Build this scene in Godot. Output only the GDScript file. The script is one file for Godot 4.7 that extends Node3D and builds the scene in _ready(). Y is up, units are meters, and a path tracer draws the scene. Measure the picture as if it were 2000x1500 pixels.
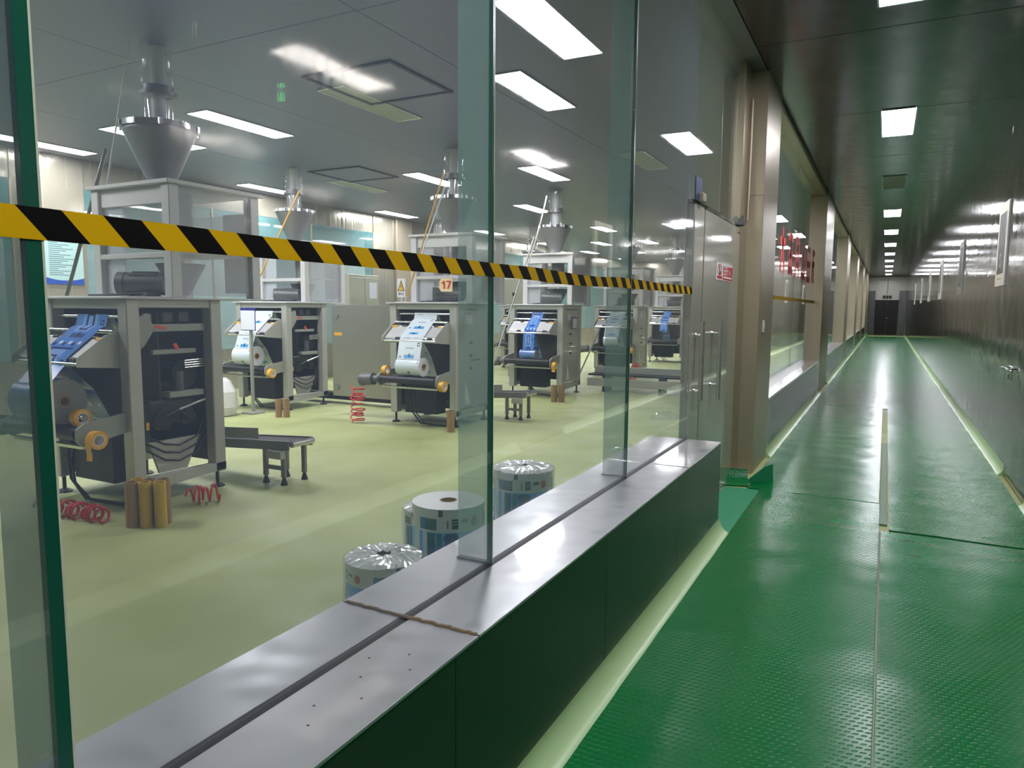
extends Node3D

# ---------------------------------------------------------------- shapes
class Shape:
	var v := PackedVector3Array()
	var n := PackedVector3Array()
	var t := PackedVector2Array()

	func tri(a: Vector3, b: Vector3, c: Vector3, na: Vector3, nb: Vector3, nc: Vector3, ua := Vector2.ZERO, ub := Vector2.ZERO, uc := Vector2.ZERO) -> void:
		if (b - a).cross(c - a).dot(na + nb + nc) > 0.0:
			v.append_array([a, c, b]); n.append_array([na, nc, nb]); t.append_array([ua, uc, ub])
		else:
			v.append_array([a, b, c]); n.append_array([na, nb, nc]); t.append_array([ua, ub, uc])

	func quad(a: Vector3, b: Vector3, c: Vector3, d: Vector3, nn: Vector3) -> void:
		tri(a, b, c, nn, nn, nn, Vector2(0, 0), Vector2(1, 0), Vector2(1, 1))
		tri(a, c, d, nn, nn, nn, Vector2(0, 0), Vector2(1, 1), Vector2(0, 1))

	func box(c: Vector3, s: Vector3, b := 0.0, turn := Basis.IDENTITY) -> Shape:
		var h := s * 0.5
		b = minf(b, minf(h.x, minf(h.y, h.z)) * 0.9)
		for a in 3:
			var p := (a + 1) % 3
			var q := (a + 2) % 3
			for s0 in [-1.0, 1.0]:
				var k: Array[Vector3] = []
				for w in [[-1, -1], [1, -1], [1, 1], [-1, 1]]:
					var g := Vector3.ZERO
					g[a] = s0 * h[a]
					g[p] = w[0] * (h[p] - b)
					g[q] = w[1] * (h[q] - b)
					k.append(c + turn * g)
				var nn := Vector3.ZERO
				nn[a] = s0
				quad(k[0], k[1], k[2], k[3], turn * nn)
		if b > 0.0:
			for a in 3:
				var p := (a + 1) % 3
				var q := (a + 2) % 3
				for s0 in [-1.0, 1.0]:
					for s1 in [-1.0, 1.0]:
						var k: Array[Vector3] = []
						for w in [[-1, 0], [1, 0], [1, 1], [-1, 1]]:
							var g := Vector3.ZERO
							g[a] = w[0] * (h[a] - b)
							g[p] = s0 * (h[p] - (b if w[1] == 1 else 0.0))
							g[q] = s1 * (h[q] - (0.0 if w[1] == 1 else b))
							k.append(c + turn * g)
						var nn := Vector3.ZERO
						nn[p] = s0
						nn[q] = s1
						quad(k[0], k[1], k[2], k[3], turn * nn.normalized())
			for sx in [-1.0, 1.0]:
				for sy in [-1.0, 1.0]:
					for sz in [-1.0, 1.0]:
						var nn: Vector3 = turn * Vector3(sx, sy, sz).normalized()
						tri(c + turn * Vector3(sx * h.x, sy * (h.y - b), sz * (h.z - b)), c + turn * Vector3(sx * (h.x - b), sy * h.y, sz * (h.z - b)), c + turn * Vector3(sx * (h.x - b), sy * (h.y - b), sz * h.z), nn, nn, nn)
		return self

	func span(x0: float, x1: float, y0: float, y1: float, z0: float, z1: float, b := 0.0) -> Shape:
		return box(Vector3(x0 + x1, y0 + y1, z0 + z1) * 0.5, Vector3(absf(x1 - x0), absf(y1 - y0), absf(z1 - z0)), b)

	func cyl(a: Vector3, b: Vector3, ra: float, rb := -1.0, seg := 16, caps := true) -> Shape:
		if rb < 0.0:
			rb = ra
		var w := (b - a).normalized()
		var u := w.cross(Vector3.UP if absf(w.y) < 0.9 else Vector3.RIGHT).normalized()
		var o := u.cross(w).normalized()
		var tilt := (ra - rb) / maxf(a.distance_to(b), 1e-5)
		for i in seg:
			var f0 := TAU * i / seg
			var f1 := TAU * (i + 1) / seg
			var d0 := u * cos(f0) + o * sin(f0)
			var d1 := u * cos(f1) + o * sin(f1)
			var n0 := (d0 + w * tilt).normalized()
			var n1 := (d1 + w * tilt).normalized()
			var u0 := float(i) / seg
			var u1 := float(i + 1) / seg
			tri(a + d0 * ra, a + d1 * ra, b + d1 * rb, n0, n1, n1, Vector2(u0, 1), Vector2(u1, 1), Vector2(u1, 0))
			tri(a + d0 * ra, b + d1 * rb, b + d0 * rb, n0, n1, n0, Vector2(u0, 1), Vector2(u1, 0), Vector2(u0, 0))
			if caps:
				tri(a, a + d0 * ra, a + d1 * ra, -w, -w, -w)
				tri(b, b + d0 * rb, b + d1 * rb, w, w, w)
		return self

	# a profile of (radius, height) turned about the axis that starts at c
	func lathe(prof: Array, c: Vector3, seg := 24, axis := Vector3.UP) -> Shape:
		var u := axis.cross(Vector3.RIGHT if absf(axis.x) < 0.9 else Vector3.UP).normalized()
		var o := u.cross(axis).normalized()
		for j in prof.size() - 1:
			var p0: Vector2 = prof[j]
			var p1: Vector2 = prof[j + 1]
			var e := p1 - p0
			if e.length() < 1e-6:
				continue
			for i in seg:
				var f0 := TAU * i / seg
				var f1 := TAU * (i + 1) / seg
				var d0 := u * cos(f0) + o * sin(f0)
				var d1 := u * cos(f1) + o * sin(f1)
				var n0 := (d0 * e.y - axis * e.x).normalized()
				var n1 := (d1 * e.y - axis * e.x).normalized()
				var a0 := c + d0 * p0.x + axis * p0.y
				var a1 := c + d1 * p0.x + axis * p0.y
				var b0 := c + d0 * p1.x + axis * p1.y
				var b1 := c + d1 * p1.x + axis * p1.y
				var u0 := float(i) / seg
				var u1 := float(i + 1) / seg
				var w0 := 1.0 - float(j) / (prof.size() - 1)
				var w1 := 1.0 - float(j + 1) / (prof.size() - 1)
				tri(a0, a1, b1, n0, n1, n1, Vector2(u0, w0), Vector2(u1, w0), Vector2(u1, w1))
				tri(a0, b1, b0, n0, n1, n0, Vector2(u0, w0), Vector2(u1, w1), Vector2(u0, w1))
		return self

	func tube(p: Array, r: float, seg := 8) -> Shape:
		var u := Vector3.ZERO
		var rings := []
		for i in p.size():
			var w: Vector3 = (p[mini(i + 1, p.size() - 1)] - p[maxi(i - 1, 0)]).normalized()
			if u == Vector3.ZERO:
				u = w.cross(Vector3.UP if absf(w.y) < 0.9 else Vector3.RIGHT).normalized()
			u = (u - w * u.dot(w)).normalized()
			var o := w.cross(u)
			var ring := []
			for k in seg:
				ring.append(u * cos(TAU * k / seg) + o * sin(TAU * k / seg))
			rings.append(ring)
		for i in p.size() - 1:
			for k in seg:
				var l := (k + 1) % seg
				var a: Vector3 = rings[i][k]
				var b: Vector3 = rings[i][l]
				var c: Vector3 = rings[i + 1][l]
				var d: Vector3 = rings[i + 1][k]
				tri(p[i] + a * r, p[i] + b * r, p[i + 1] + c * r, a, b, c)
				tri(p[i] + a * r, p[i + 1] + c * r, p[i + 1] + d * r, a, c, d)
		return self

	# a sheet along the points p, from p - across to p + across, with thickness
	func sheet(p: Array, across: Vector3, thick := 0.0006, vscale := 1.0) -> Shape:
		var run := 0.0
		for i in p.size() - 1:
			var e: Vector3 = p[i + 1] - p[i]
			var nn := e.cross(across).normalized()
			var l := e.length() * vscale
			var o := nn * thick * 0.5
			for sgn in [1.0, -1.0]:
				var a: Vector3 = p[i] - across + o * sgn
				var b: Vector3 = p[i] + across + o * sgn
				var c: Vector3 = p[i + 1] + across + o * sgn
				var d: Vector3 = p[i + 1] - across + o * sgn
				tri(a, b, c, nn * sgn, nn * sgn, nn * sgn, Vector2(0, run), Vector2(1, run), Vector2(1, run + l))
				tri(a, c, d, nn * sgn, nn * sgn, nn * sgn, Vector2(0, run), Vector2(1, run + l), Vector2(0, run + l))
			run += l
		return self

	# a flat outline in the plane of ax and ay, made thick along ax x ay
	func slab(pts: Array, o: Vector3, ax: Vector3, ay: Vector3, depth: float) -> Shape:
		var pp := PackedVector2Array(pts)
		var idx := Geometry2D.triangulate_polygon(pp)
		var w := ax.cross(ay).normalized()
		var top := func(q: Vector2) -> Vector3: return o + ax * q.x + ay * q.y
		for i in range(0, idx.size(), 3):
			var a: Vector3 = top.call(pp[idx[i]])
			var b: Vector3 = top.call(pp[idx[i + 1]])
			var c: Vector3 = top.call(pp[idx[i + 2]])
			tri(a, b, c, -w, -w, -w)
			tri(a + w * depth, b + w * depth, c + w * depth, w, w, w)
		var sign := 1.0 if Geometry2D.is_polygon_clockwise(pp) else -1.0
		for i in pp.size():
			var a: Vector3 = top.call(pp[i])
			var b: Vector3 = top.call(pp[(i + 1) % pp.size()])
			var nn := (b - a).cross(w).normalized() * -sign
			quad(a, b, b + w * depth, a + w * depth, nn)
		return self

	func made() -> ArrayMesh:
		var m := ArrayMesh.new()
		var arr := []
		arr.resize(Mesh.ARRAY_MAX)
		arr[Mesh.ARRAY_VERTEX] = v
		arr[Mesh.ARRAY_NORMAL] = n
		arr[Mesh.ARRAY_TEX_UV] = t
		m.add_surface_from_arrays(Mesh.PRIMITIVE_TRIANGLES, arr)
		return m


var M := {}
var taken := {}


func sh() -> Shape:
	return Shape.new()


func numbered(called: String) -> String:
	if not taken.has(called):
		taken[called] = 0
		return called
	taken[called] += 1
	return "%s_%03d" % [called, taken[called]]


func put(called: String, s: Shape, m: Material, parent: Node3D = null) -> MeshInstance3D:
	var o := MeshInstance3D.new()
	o.mesh = s.made()
	o.material_override = m
	o.cast_shadow = GeometryInstance3D.SHADOW_CASTING_SETTING_ON
	if parent == null:
		o.name = numbered(called)
		add_child(o)
	else:
		o.name = called
		parent.add_child(o, true)
	return o


func tag(o: Node3D, label: String, category: String, group := "") -> Node3D:
	o.set_meta("label", label)
	o.set_meta("category", category)
	if group != "":
		o.set_meta("group", group)
	return o


func thing(called: String, label: String, category: String, at := Vector3.ZERO, group := "") -> Node3D:
	var o := Node3D.new()
	o.name = numbered(called)
	add_child(o)
	o.position = at
	tag(o, label, category, group)
	return o


func setting(called: String, label: String) -> Node3D:
	var o := Node3D.new()
	o.name = called
	add_child(o)
	o.set_meta("kind", "structure")
	o.set_meta("label", label)
	o.set_meta("category", called.split("_")[0])
	return o


# ---------------------------------------------------------------- textures and materials
func noise_image(w: int, h: int, freq: float, sd: int, oct := 3) -> Image:
	var f := FastNoiseLite.new()
	f.seed = sd
	f.frequency = freq
	f.fractal_octaves = oct
	return f.get_seamless_image(w, h)


# smooth seamless ripples, kept in floating point
func ripple_image(size: int, count: int, fx: int, fy: int, amp: float, mid: float, sd: int) -> Image:
	var rng := RandomNumberGenerator.new()
	rng.seed = sd
	var terms := []
	for k in count:
		terms.append([rng.randi_range(0 if fx > 3 else 1, fx), rng.randi_range(-fy, fy), rng.randf() * TAU, rng.randf_range(0.3, 1.0)])
	var im := Image.create(size, size, false, Image.FORMAT_RGBF)
	for y in size:
		for x in size:
			var h := 0.0
			for q in terms:
				h += q[3] * sin(TAU * (q[0] * x + q[1] * y) / float(size) + q[2])
			h = mid + h * amp
			im.set_pixel(x, y, Color(h, h, h))
	return im


func ramp_image(im: Image, lo: Color, hi: Color) -> Image:
	var out := Image.create(im.get_width(), im.get_height(), false, Image.FORMAT_RGB8)
	for y in im.get_height():
		for x in im.get_width():
			out.set_pixel(x, y, lo.lerp(hi, im.get_pixel(x, y).r))
	return out


func tex(im: Image) -> ImageTexture:
	return ImageTexture.create_from_image(im)


func mat(called: String, c: Color, rough: float, metal := 0.0) -> StandardMaterial3D:
	var m := StandardMaterial3D.new()
	m.resource_name = called
	m.albedo_color = c
	m.roughness = rough
	m.metallic = metal
	M[called] = m
	return m


func planar(m: StandardMaterial3D, size: float, world := true) -> StandardMaterial3D:
	m.uv1_triplanar = true
	m.uv1_world_triplanar = world
	m.uv1_scale = Vector3.ONE / size
	return m


func materials() -> void:
	var streak := noise_image(256, 6, 0.09, 3, 4)
	streak.resize(256, 256, Image.INTERPOLATE_BILINEAR)
	var streak_r := tex(ramp_image(streak, Color(0.25, 0.25, 0.25), Color(1, 1, 1)))
	var soft_r := tex(ramp_image(streak, Color(0.75, 0.75, 0.75), Color(1, 1, 1)))
	var wave := tex(ripple_image(128, 9, 3, 2, 0.08, 0.5, 4))       # slow buckling of the sheets
	var blotch_r := tex(ripple_image(128, 24, 9, 9, 0.035, 0.9, 7))  # uneven wiping

	# corridor cladding: polished sheet, streaked up and down
	var m := planar(mat("corridor_steel", Color(0.46, 0.44, 0.41), 0.17, 1.0), 1.3)
	m.roughness_texture = streak_r
	m.heightmap_enabled = true
	m.heightmap_texture = wave
	m.heightmap_scale = 0.25
	m = planar(mat("column_steel", Color(0.68, 0.635, 0.545), 0.40, 0.5), 0.9)
	m.roughness_texture = soft_r
	m = planar(mat("door_steel", Color(0.62, 0.62, 0.58), 0.22, 1.0), 1.1)
	m.roughness_texture = streak_r
	mat("mirror_steel", Color(0.70, 0.69, 0.63), 0.40, 0.35)
	M.mirror_steel.clearcoat_enabled = true
	M.mirror_steel.clearcoat = 1.0
	M.mirror_steel.clearcoat_roughness = 0.03
	m = planar(mat("cladding_steel", Color(0.35, 0.355, 0.35), 0.24, 0.85), 1.1)
	m = planar(mat("sill_steel", Color(0.66, 0.665, 0.67), 0.42, 0.7), 0.9)
	m.roughness_texture = blotch_r
	m.heightmap_enabled = true
	m.heightmap_texture = wave
	m.heightmap_scale = 0.05
	m.clearcoat_enabled = true
	m.clearcoat = 0.9
	m.clearcoat_roughness = 0.07
	m = planar(mat("ceiling_panel", Color(0.31, 0.31, 0.315), 0.20, 0.8), 2.2)
	m.roughness_texture = blotch_r
	m = planar(mat("factory_ceiling_panel", Color(0.455, 0.46, 0.51), 0.45, 0.4), 2.6)
	m = planar(mat("cream_panel", Color(0.62, 0.60, 0.53), 0.32, 0.45), 1.5)
	m.roughness_texture = streak_r
	m = planar(mat("machine_steel", Color(0.71, 0.71, 0.67), 0.48, 0.4), 0.7, false)
	m.roughness_texture = blotch_r
	m = planar(mat("dusty_steel", Color(0.52, 0.52, 0.51), 0.5, 0.6), 0.5, false)
	m.roughness_texture = blotch_r
	m = planar(mat("swirl_steel", Color(0.64, 0.63, 0.59), 0.36, 0.8), 0.45, false)
	m.heightmap_enabled = true
	m.heightmap_texture = wave
	m.heightmap_scale = 0.35
	mat("handle_steel", Color(0.86, 0.85, 0.83), 0.22, 0.8)
	m = planar(mat("frame_dust", Color(0.74, 0.74, 0.72), 0.6, 0.2), 0.5, false)
	mat("plate_steel", Color(0.82, 0.82, 0.81), 0.34, 0.5)
	mat("bright_steel", Color(0.80, 0.80, 0.80), 0.18, 1.0)
	mat("dark_metal", Color(0.10, 0.10, 0.10), 0.45, 0.4)
	mat("black_part", Color(0.035, 0.035, 0.04), 0.5)
	mat("grey_paint", Color(0.56, 0.57, 0.52), 0.5)
	mat("motor_grey", Color(0.36, 0.37, 0.36), 0.42, 0.3)
	mat("rubber", Color(0.03, 0.03, 0.03), 0.7)
	mat("powder", Color(0.86, 0.86, 0.84), 0.9)
	mat("white_paint", Color(0.82, 0.82, 0.80), 0.5)
	mat("pale_plastic", Color(0.82, 0.82, 0.81), 0.35)
	mat("orange_tag", Color(0.85, 0.25, 0.10), 0.6)
	mat("caulk", Color(0.42, 0.36, 0.26), 0.85)
	mat("seal", Color(0.05, 0.30, 0.23), 0.25)
	mat("pale_edge", Color(0.74, 0.76, 0.66), 0.3)
	mat("black_gap", Color(0.02, 0.02, 0.02), 0.6)
	mat("rust", Color(0.35, 0.17, 0.07), 0.8)
	mat("cardboard", Color(0.58, 0.46, 0.29), 0.8)
	mat("yellow_card", Color(0.74, 0.60, 0.14), 0.7)
	mat("yellow_tape", Color(0.86, 0.63, 0.09), 0.35)
	mat("cable_yellow", Color(0.80, 0.62, 0.25), 0.5)
	mat("cable_white", Color(0.80, 0.80, 0.78), 0.5)
	mat("cable_black", Color(0.04, 0.04, 0.04), 0.5)
	mat("hose_red", Color(0.80, 0.07, 0.04), 0.35)
	mat("hose_pink", Color(0.72, 0.04, 0.10), 0.3)
	mat("sign_red", Color(0.75, 0.05, 0.06), 0.45)
	mat("sign_white", Color(0.88, 0.87, 0.85), 0.5)
	mat("sign_black", Color(0.05, 0.05, 0.05), 0.5)
	mat("sign_yellow", Color(0.90, 0.72, 0.08), 0.5)
	mat("sign_cream", Color(0.90, 0.80, 0.58), 0.6)
	mat("glyph_red", Color(0.80, 0.16, 0.13), 0.5)
	mat("clip_blue", Color(0.12, 0.13, 0.45), 0.4)
	mat("paper", Color(0.84, 0.85, 0.88), 0.8)
	mat("tag_blue", Color(0.06, 0.16, 0.30), 0.5)
	mat("dull_diffuser", Color(0.62, 0.63, 0.56), 0.5)
	mat("cabinet_cream", Color(0.66, 0.66, 0.58), 0.5)

	# glass
	m = mat("window_glass", Color(0.66, 0.72, 0.82, 0.07), 0.0)
	m.transparency = BaseMaterial3D.TRANSPARENCY_ALPHA
	m = mat("fin_glass", Color(0.60, 0.78, 0.73, 0.36), 0.02)
	m.transparency = BaseMaterial3D.TRANSPARENCY_ALPHA
	m = mat("near_fin_glass", Color(0.45, 0.63, 0.56, 0.50), 0.02)
	m.transparency = BaseMaterial3D.TRANSPARENCY_ALPHA
	m = mat("transom_glass", Color(0.66, 0.70, 0.68, 0.06), 0.02)
	m.transparency = BaseMaterial3D.TRANSPARENCY_ALPHA
	m = mat("back_glass", Color(0.40, 0.62, 0.62, 0.30), 0.02)
	m.transparency = BaseMaterial3D.TRANSPARENCY_ALPHA
	m = mat("acrylic", Color(0.80, 0.81, 0.82, 0.34), 0.08)
	m.transparency = BaseMaterial3D.TRANSPARENCY_ALPHA
	m = mat("clear_sleeve", Color(0.78, 0.79, 0.80, 0.22), 0.08)
	m.transparency = BaseMaterial3D.TRANSPARENCY_ALPHA
	m = mat("wrap", Color(0.85, 0.86, 0.86, 0.16), 0.06)
	m.transparency = BaseMaterial3D.TRANSPARENCY_ALPHA
	m = mat("wrap_top", Color(0.95, 0.95, 0.95), 0.15, 0.2)

	# floors
	var worn := noise_image(512, 512, 0.006, 31, 5)
	m = planar(mat("epoxy", Color.WHITE, 0.62), 4.0)
	m.albedo_texture = tex(ramp_image(worn, Color(0.60, 0.63, 0.40), Color(0.675, 0.70, 0.48)))
	m.roughness_texture = blotch_r
	m = mat("cove_epoxy", Color(0.66, 0.77, 0.56), 0.32)
	# anti-slip sheet: rows of small leaf-shaped studs
	var pad := Image.create(256, 256, false, Image.FORMAT_RF)
	pad.fill(Color(0.2, 0.2, 0.2))
	for r in 8:
		for k in 8:
			var cx := k * 32.0 + (16.0 if r % 2 else 0.0)
			var cy := r * 32.0 + 16.0
			for dy in range(-13, 14):
				for dx in range(-15, 16):
					var d := pow(dx / 13.0, 2.0) + pow((dy + dx * 0.35) / 6.5, 2.0)
					if d < 1.0:
						pad.set_pixel(posmod(int(cx) + dx, 256), posmod(int(cy) + dy, 256), Color.WHITE * (0.2 + 0.8 * sqrt(1.0 - d)))
	var studs := tex(pad)
	m = planar(mat("mat_green", Color.WHITE, 0.235), 0.21)
	m.heightmap_enabled = true
	m.heightmap_texture = studs
	m.heightmap_scale = 0.22
	m.albedo_color = Color(0.02, 0.41, 0.20)
	m.metallic_specular = 0.27
	m = mat("mat_back", Color(0.16, 0.55, 0.38), 0.5)
	m = mat("batten", Color(0.40, 0.50, 0.40), 0.5)

	# print
	M.film_white = print_film(Color(0.80, 0.84, 0.86), Color(0.13, 0.50, 0.78), false)
	M.film_blue = print_film(Color(0.30, 0.50, 0.78), Color(0.06, 0.16, 0.42), true)
	M.band_print = print_band()
	M.tape = stripe_tape()
	M.poster = [poster(1), poster(2), poster(3)]
	M.notice = notice_board()


func textured(called: String, im: Image, rough := 0.35) -> StandardMaterial3D:
	var m := mat(called, Color.WHITE, rough)
	m.albedo_texture = tex(im)
	return m


func print_film(base: Color, ink: Color, busy: bool) -> StandardMaterial3D:
	var im := Image.create(128, 192, false, Image.FORMAT_RGB8)
	im.fill(base)
	im.fill_rect(Rect2i(38, 6, 56, 20), ink.lightened(0.15))
	im.fill_rect(Rect2i(62, 12, 8, 20), Color(0.15, 0.17, 0.2))
	im.fill_rect(Rect2i(10, 10, 12, 8), Color(0.4, 0.42, 0.45))
	for k in 4:
		im.fill_rect(Rect2i(44 + k * 11, 60, 8, 5), Color(0.35, 0.38, 0.42))
	im.fill_rect(Rect2i(104, 74, 14, 20), Color(0.12, 0.13, 0.15))
	im.fill_rect(Rect2i(107, 78, 8, 12), base)
	im.fill_rect(Rect2i(20, 120, 30, 3), Color(0.5, 0.55, 0.6))
	if busy:
		im.fill_rect(Rect2i(30, 36, 60, 110), base.lightened(0.25))
		im.fill_rect(Rect2i(44, 44, 8, 70), ink)
		im.fill_rect(Rect2i(70, 44, 8, 70), ink)
		im.fill_rect(Rect2i(44, 44, 34, 7), ink)
		im.fill_rect(Rect2i(44, 107, 34, 7), ink)
		im.fill_rect(Rect2i(20, 140, 88, 10), ink)
		for k in 6:
			im.fill_rect(Rect2i(8 + k * 19, 158 + (k % 2) * 8, 12, 14), [ink, Color(0.82, 0.86, 0.9)][k % 2])
		im.fill_rect(Rect2i(0, 0, 8, 192), ink.lightened(0.3))
	else:
		im.fill_rect(Rect2i(34, 150, 50, 18), ink.lightened(0.25))
		im.fill_rect(Rect2i(48, 155, 20, 8), Color(0.12, 0.2, 0.3))
	var m := textured("film_blue" if busy else "film_white", im, 0.22)
	return m


func print_band() -> StandardMaterial3D:
	var im := Image.create(512, 256, false, Image.FORMAT_RGB8)
	im.fill(Color(0.78, 0.80, 0.79))
	for r in 3:
		var x := r * 170
		im.fill_rect(Rect2i(x + 4, 64, 150, 192), Color(0.24, 0.60, 0.95))
		im.fill_rect(Rect2i(x + 6, 128, 54, 60), Color(0.08, 0.32, 0.80))
		for k in 4:
			im.fill_rect(Rect2i(x + 10 + k * 12, 142, 8, 18), Color(0.85, 0.88, 0.9))
		for y in 150:
			var w := int(20 + 12 * sin(y * 0.07) + 6 * sin(y * 0.19))
			im.fill_rect(Rect2i(x + 76 - w / 2, 66 + y, w, 1), Color(0.08, 0.22, 0.45))
		im.fill_rect(Rect2i(x + 66, 150, 26, 30), Color(0.68, 0.46, 0.22))
		im.fill_rect(Rect2i(x + 96, 66, 12, 190), Color(0.16, 0.40, 0.42))
		im.fill_rect(Rect2i(x + 112, 66, 18, 190), Color(0.10, 0.24, 0.40))
		im.fill_rect(Rect2i(x + 132, 64, 12, 192), Color(0.78, 0.80, 0.79))
		for dy in range(-13, 14):
			for dx in range(-9, 10):
				if dx * dx / 81.0 + dy * dy / 169.0 < 1.0:
					im.set_pixel(x + 20 + dx, 38 + dy, Color(0.70, 0.16, 0.22))
		im.fill_rect(Rect2i(x + 36, 28, 16, 10), Color(0.14, 0.24, 0.18))
		im.fill_rect(Rect2i(x + 60, 26, 14, 28), Color(0.12, 0.14, 0.14))
		im.fill_rect(Rect2i(x + 62, 32, 10, 3), Color(0.7, 0.7, 0.7))
		im.fill_rect(Rect2i(x + 62, 40, 10, 3), Color(0.7, 0.7, 0.7))
		im.fill_rect(Rect2i(x + 82, 30, 3, 22), Color(0.13, 0.16, 0.14))
		im.fill_rect(Rect2i(x + 94, 2, 10, 18), Color(0.05, 0.06, 0.05))
		im.fill_rect(Rect2i(x + 108, 26, 44, 32), Color(0.20, 0.30, 0.34))
		im.fill_rect(Rect2i(x + 136, 26, 16, 32), Color(0.18, 0.40, 0.62))
	return textured("band_print", im, 0.3)


func stripe_tape() -> StandardMaterial3D:
	var im := Image.create(256, 96, false, Image.FORMAT_RGB8)
	for y in 96:
		for x in 256:
			# one stripe pair per width; the slant runs over 0.3 of the period
			var p := fposmod(x / 256.0 + y / 96.0 * -0.33, 1.0)
			im.set_pixel(x, y, Color(0.035, 0.03, 0.03) if p < 0.5 else Color(0.78, 0.61, 0.01))
	var m := textured("tape", im, 0.5)
	m.metallic_specular = 0.25
	return m


func poster(sd: int) -> StandardMaterial3D:
	var im := Image.create(96, 128, false, Image.FORMAT_RGB8)
	im.fill(Color(0.80, 0.76, 0.68))
	var f := FastNoiseLite.new()
	f.seed = sd * 17
	f.frequency = 0.03
	for y in range(14, 110):
		for x in range(12, 84):
			var k := clampf(0.16 + f.get_noise_2d(x, y) * 0.5, 0.05, 0.75)
			im.set_pixel(x, y, Color(k, k * 0.96, k * 0.92))
	for y in range(-12, 13):
		for x in range(-12, 13):
			if x * x + y * y < 140 and x * x + y * y > 60:
				im.set_pixel(44 + x, 88 + y, Color(0.62, 0.58, 0.54))
	for k in 8:
		im.fill_rect(Rect2i(24 + k * 6, 117, 4, 2), Color(0.25, 0.24, 0.23))
	return textured("poster_%d" % sd, im, 0.4)


func notice_board() -> StandardMaterial3D:
	var im := Image.create(128, 160, false, Image.FORMAT_RGB8)
	im.fill(Color(0.62, 0.74, 0.72))
	for r in 17:
		im.fill_rect(Rect2i(14, 14 + r * 7, 30 + (r * 37) % 60, 3), Color(0.36, 0.46, 0.48))
	for x in 128:
		var h := int(14 + 10 * pow(absf(x - 64) / 64.0, 2.0))
		im.fill_rect(Rect2i(x, 160 - h, 1, h), Color(0.08, 0.25, 0.60))
	return textured("notice", im, 0.5)


# ---------------------------------------------------------------- lamps
const UP := 3.44

func lamp(x: float, z: float, lit: bool, label: String, group: String, power := 1.0) -> void:
	var o := thing("ceiling_light", label, "light", Vector3(x, UP, z), group)
	var fr := sh()
	for s in [-1, 1]:
		fr.box(Vector3(s * 0.158, -0.006, 0), Vector3(0.014, 0.012, 1.24), 0.003)
		fr.box(Vector3(0, -0.006, s * 0.613), Vector3(0.302, 0.012, 0.014), 0.003)
	put("frame", fr, M.bright_steel, o)
	var d := sh().box(Vector3(0, -0.004, 0), Vector3(0.30, 0.006, 1.21))
	if not lit:
		put("diffuser", d, M.dull_diffuser, o)
		return
	if not M.has("lamp_glow"):
		var m := mat("lamp_glow", Color(0.95, 0.95, 1.0), 0.5)
		m.emission_enabled = true
		m.emission = Color(0.97, 0.97, 1.0)
		m.emission_energy_multiplier = LAMP_GLOW
	put("diffuser", d, M.lamp_glow, o)
	var l := AreaLight3D.new()
	l.name = "lamp_light"
	o.add_child(l, true)
	l.area_size = Vector2(0.29, 1.19)
	l.rotation.x = -PI / 2
	l.position.y = -0.014
	l.light_color = Color(0.96, 0.97, 1.0)
	l.light_energy = LAMP_POWER * power
	l.area_range = 30.0
	l.shadow_enabled = true


const LAMP_GLOW := 8.0
const LAMP_POWER := 1.0


func _ready() -> void:
	# camera, air and exposure
	var cam := Camera3D.new()
	cam.name = "camera"
	add_child(cam)
	cam.position = Vector3(0, 1.45, 0)
	cam.rotation = Vector3(-0.1065, 0.48, 0.0076)
	cam.fov = 56.55
	cam.near = 0.05
	cam.far = 120.0
	cam.current = true
	var we := WorldEnvironment.new()
	we.name = "air"
	var e := Environment.new()
	e.background_mode = Environment.BG_COLOR
	e.background_color = Color.BLACK
	e.tonemap_mode = Environment.TONE_MAPPER_LINEAR
	e.tonemap_exposure = 3.3
	e.sdfgi_enabled = true
	e.ssao_enabled = true
	e.ssil_enabled = true
	we.environment = e
	add_child(we)
	materials()
	lamps()
	room()
	glass_front()
	right_side()
	far_left()
	far_end()
	mats()
	back_wall()
	machines()
	loose_things()


func lamps() -> void:
	var nth := ["first", "second", "third", "fourth", "fifth", "sixth", "seventh", "eighth", "ninth", "tenth", "eleventh", "twelfth", "thirteenth"]
	# the corridor, one row
	for k in 13:
		var z := -0.88 - 3.99 * k + 0.0
		if z < -46.0:
			continue
		var lit := k != 3
		lamp(0.0 if k else 0.0, z, lit, ("lit corridor ceiling panel, %s along the row from the camera" if lit else "unlit greenish corridor ceiling panel, %s along the row from the camera") % nth[k], "corridor ceiling lights", 1.0)
	lamp(0.0, 3.1, true, "lit ceiling panel in the corridor behind the camera", "corridor ceiling lights")
	# the factory, rows along the glass
	var cols := [-3.0, -4.62, -6.42, -7.9, -9.5]
	var rows := [1.9, -2.0, -5.85, -9.6, -13.2, -17.3, -21.1, -24.6, -28.6, -33.0, -38.0]
	var dark := {"0,0": 1, "1,0": 1, "2,0": 1, "3,0": 1, "4,0": 1, "0,1": 1, "0,3": 1, "1,2": 1, "3,3": 1, "1,1": 1, "1,4": 1, "3,1": 1, "0,4": 1, "3,4": 1, "0,5": 1, "3,5": 1, "1,6": 1}
	for i in cols.size():
		for j in rows.size():
			if j > 7 and i % 2 == 1:
				continue
			var lit := not dark.has("%d,%d" % [i, j])
			if not lit and j in [0, 1, 4, 5, 6]:
				continue
			var z: float = rows[j]
			if i == 0 and j == 2:
				z = -6.18
			if i == 1 and j == 3:
				z = -9.89
			if i == 4:
				z += 0.4
			lamp(cols[i], z, lit, ("lit" if lit else "unlit dull") + " factory ceiling panel, %s row in from the glass, %s along from the camera" % [nth[i], nth[j]], "factory ceiling lights", 1.6)


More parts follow.
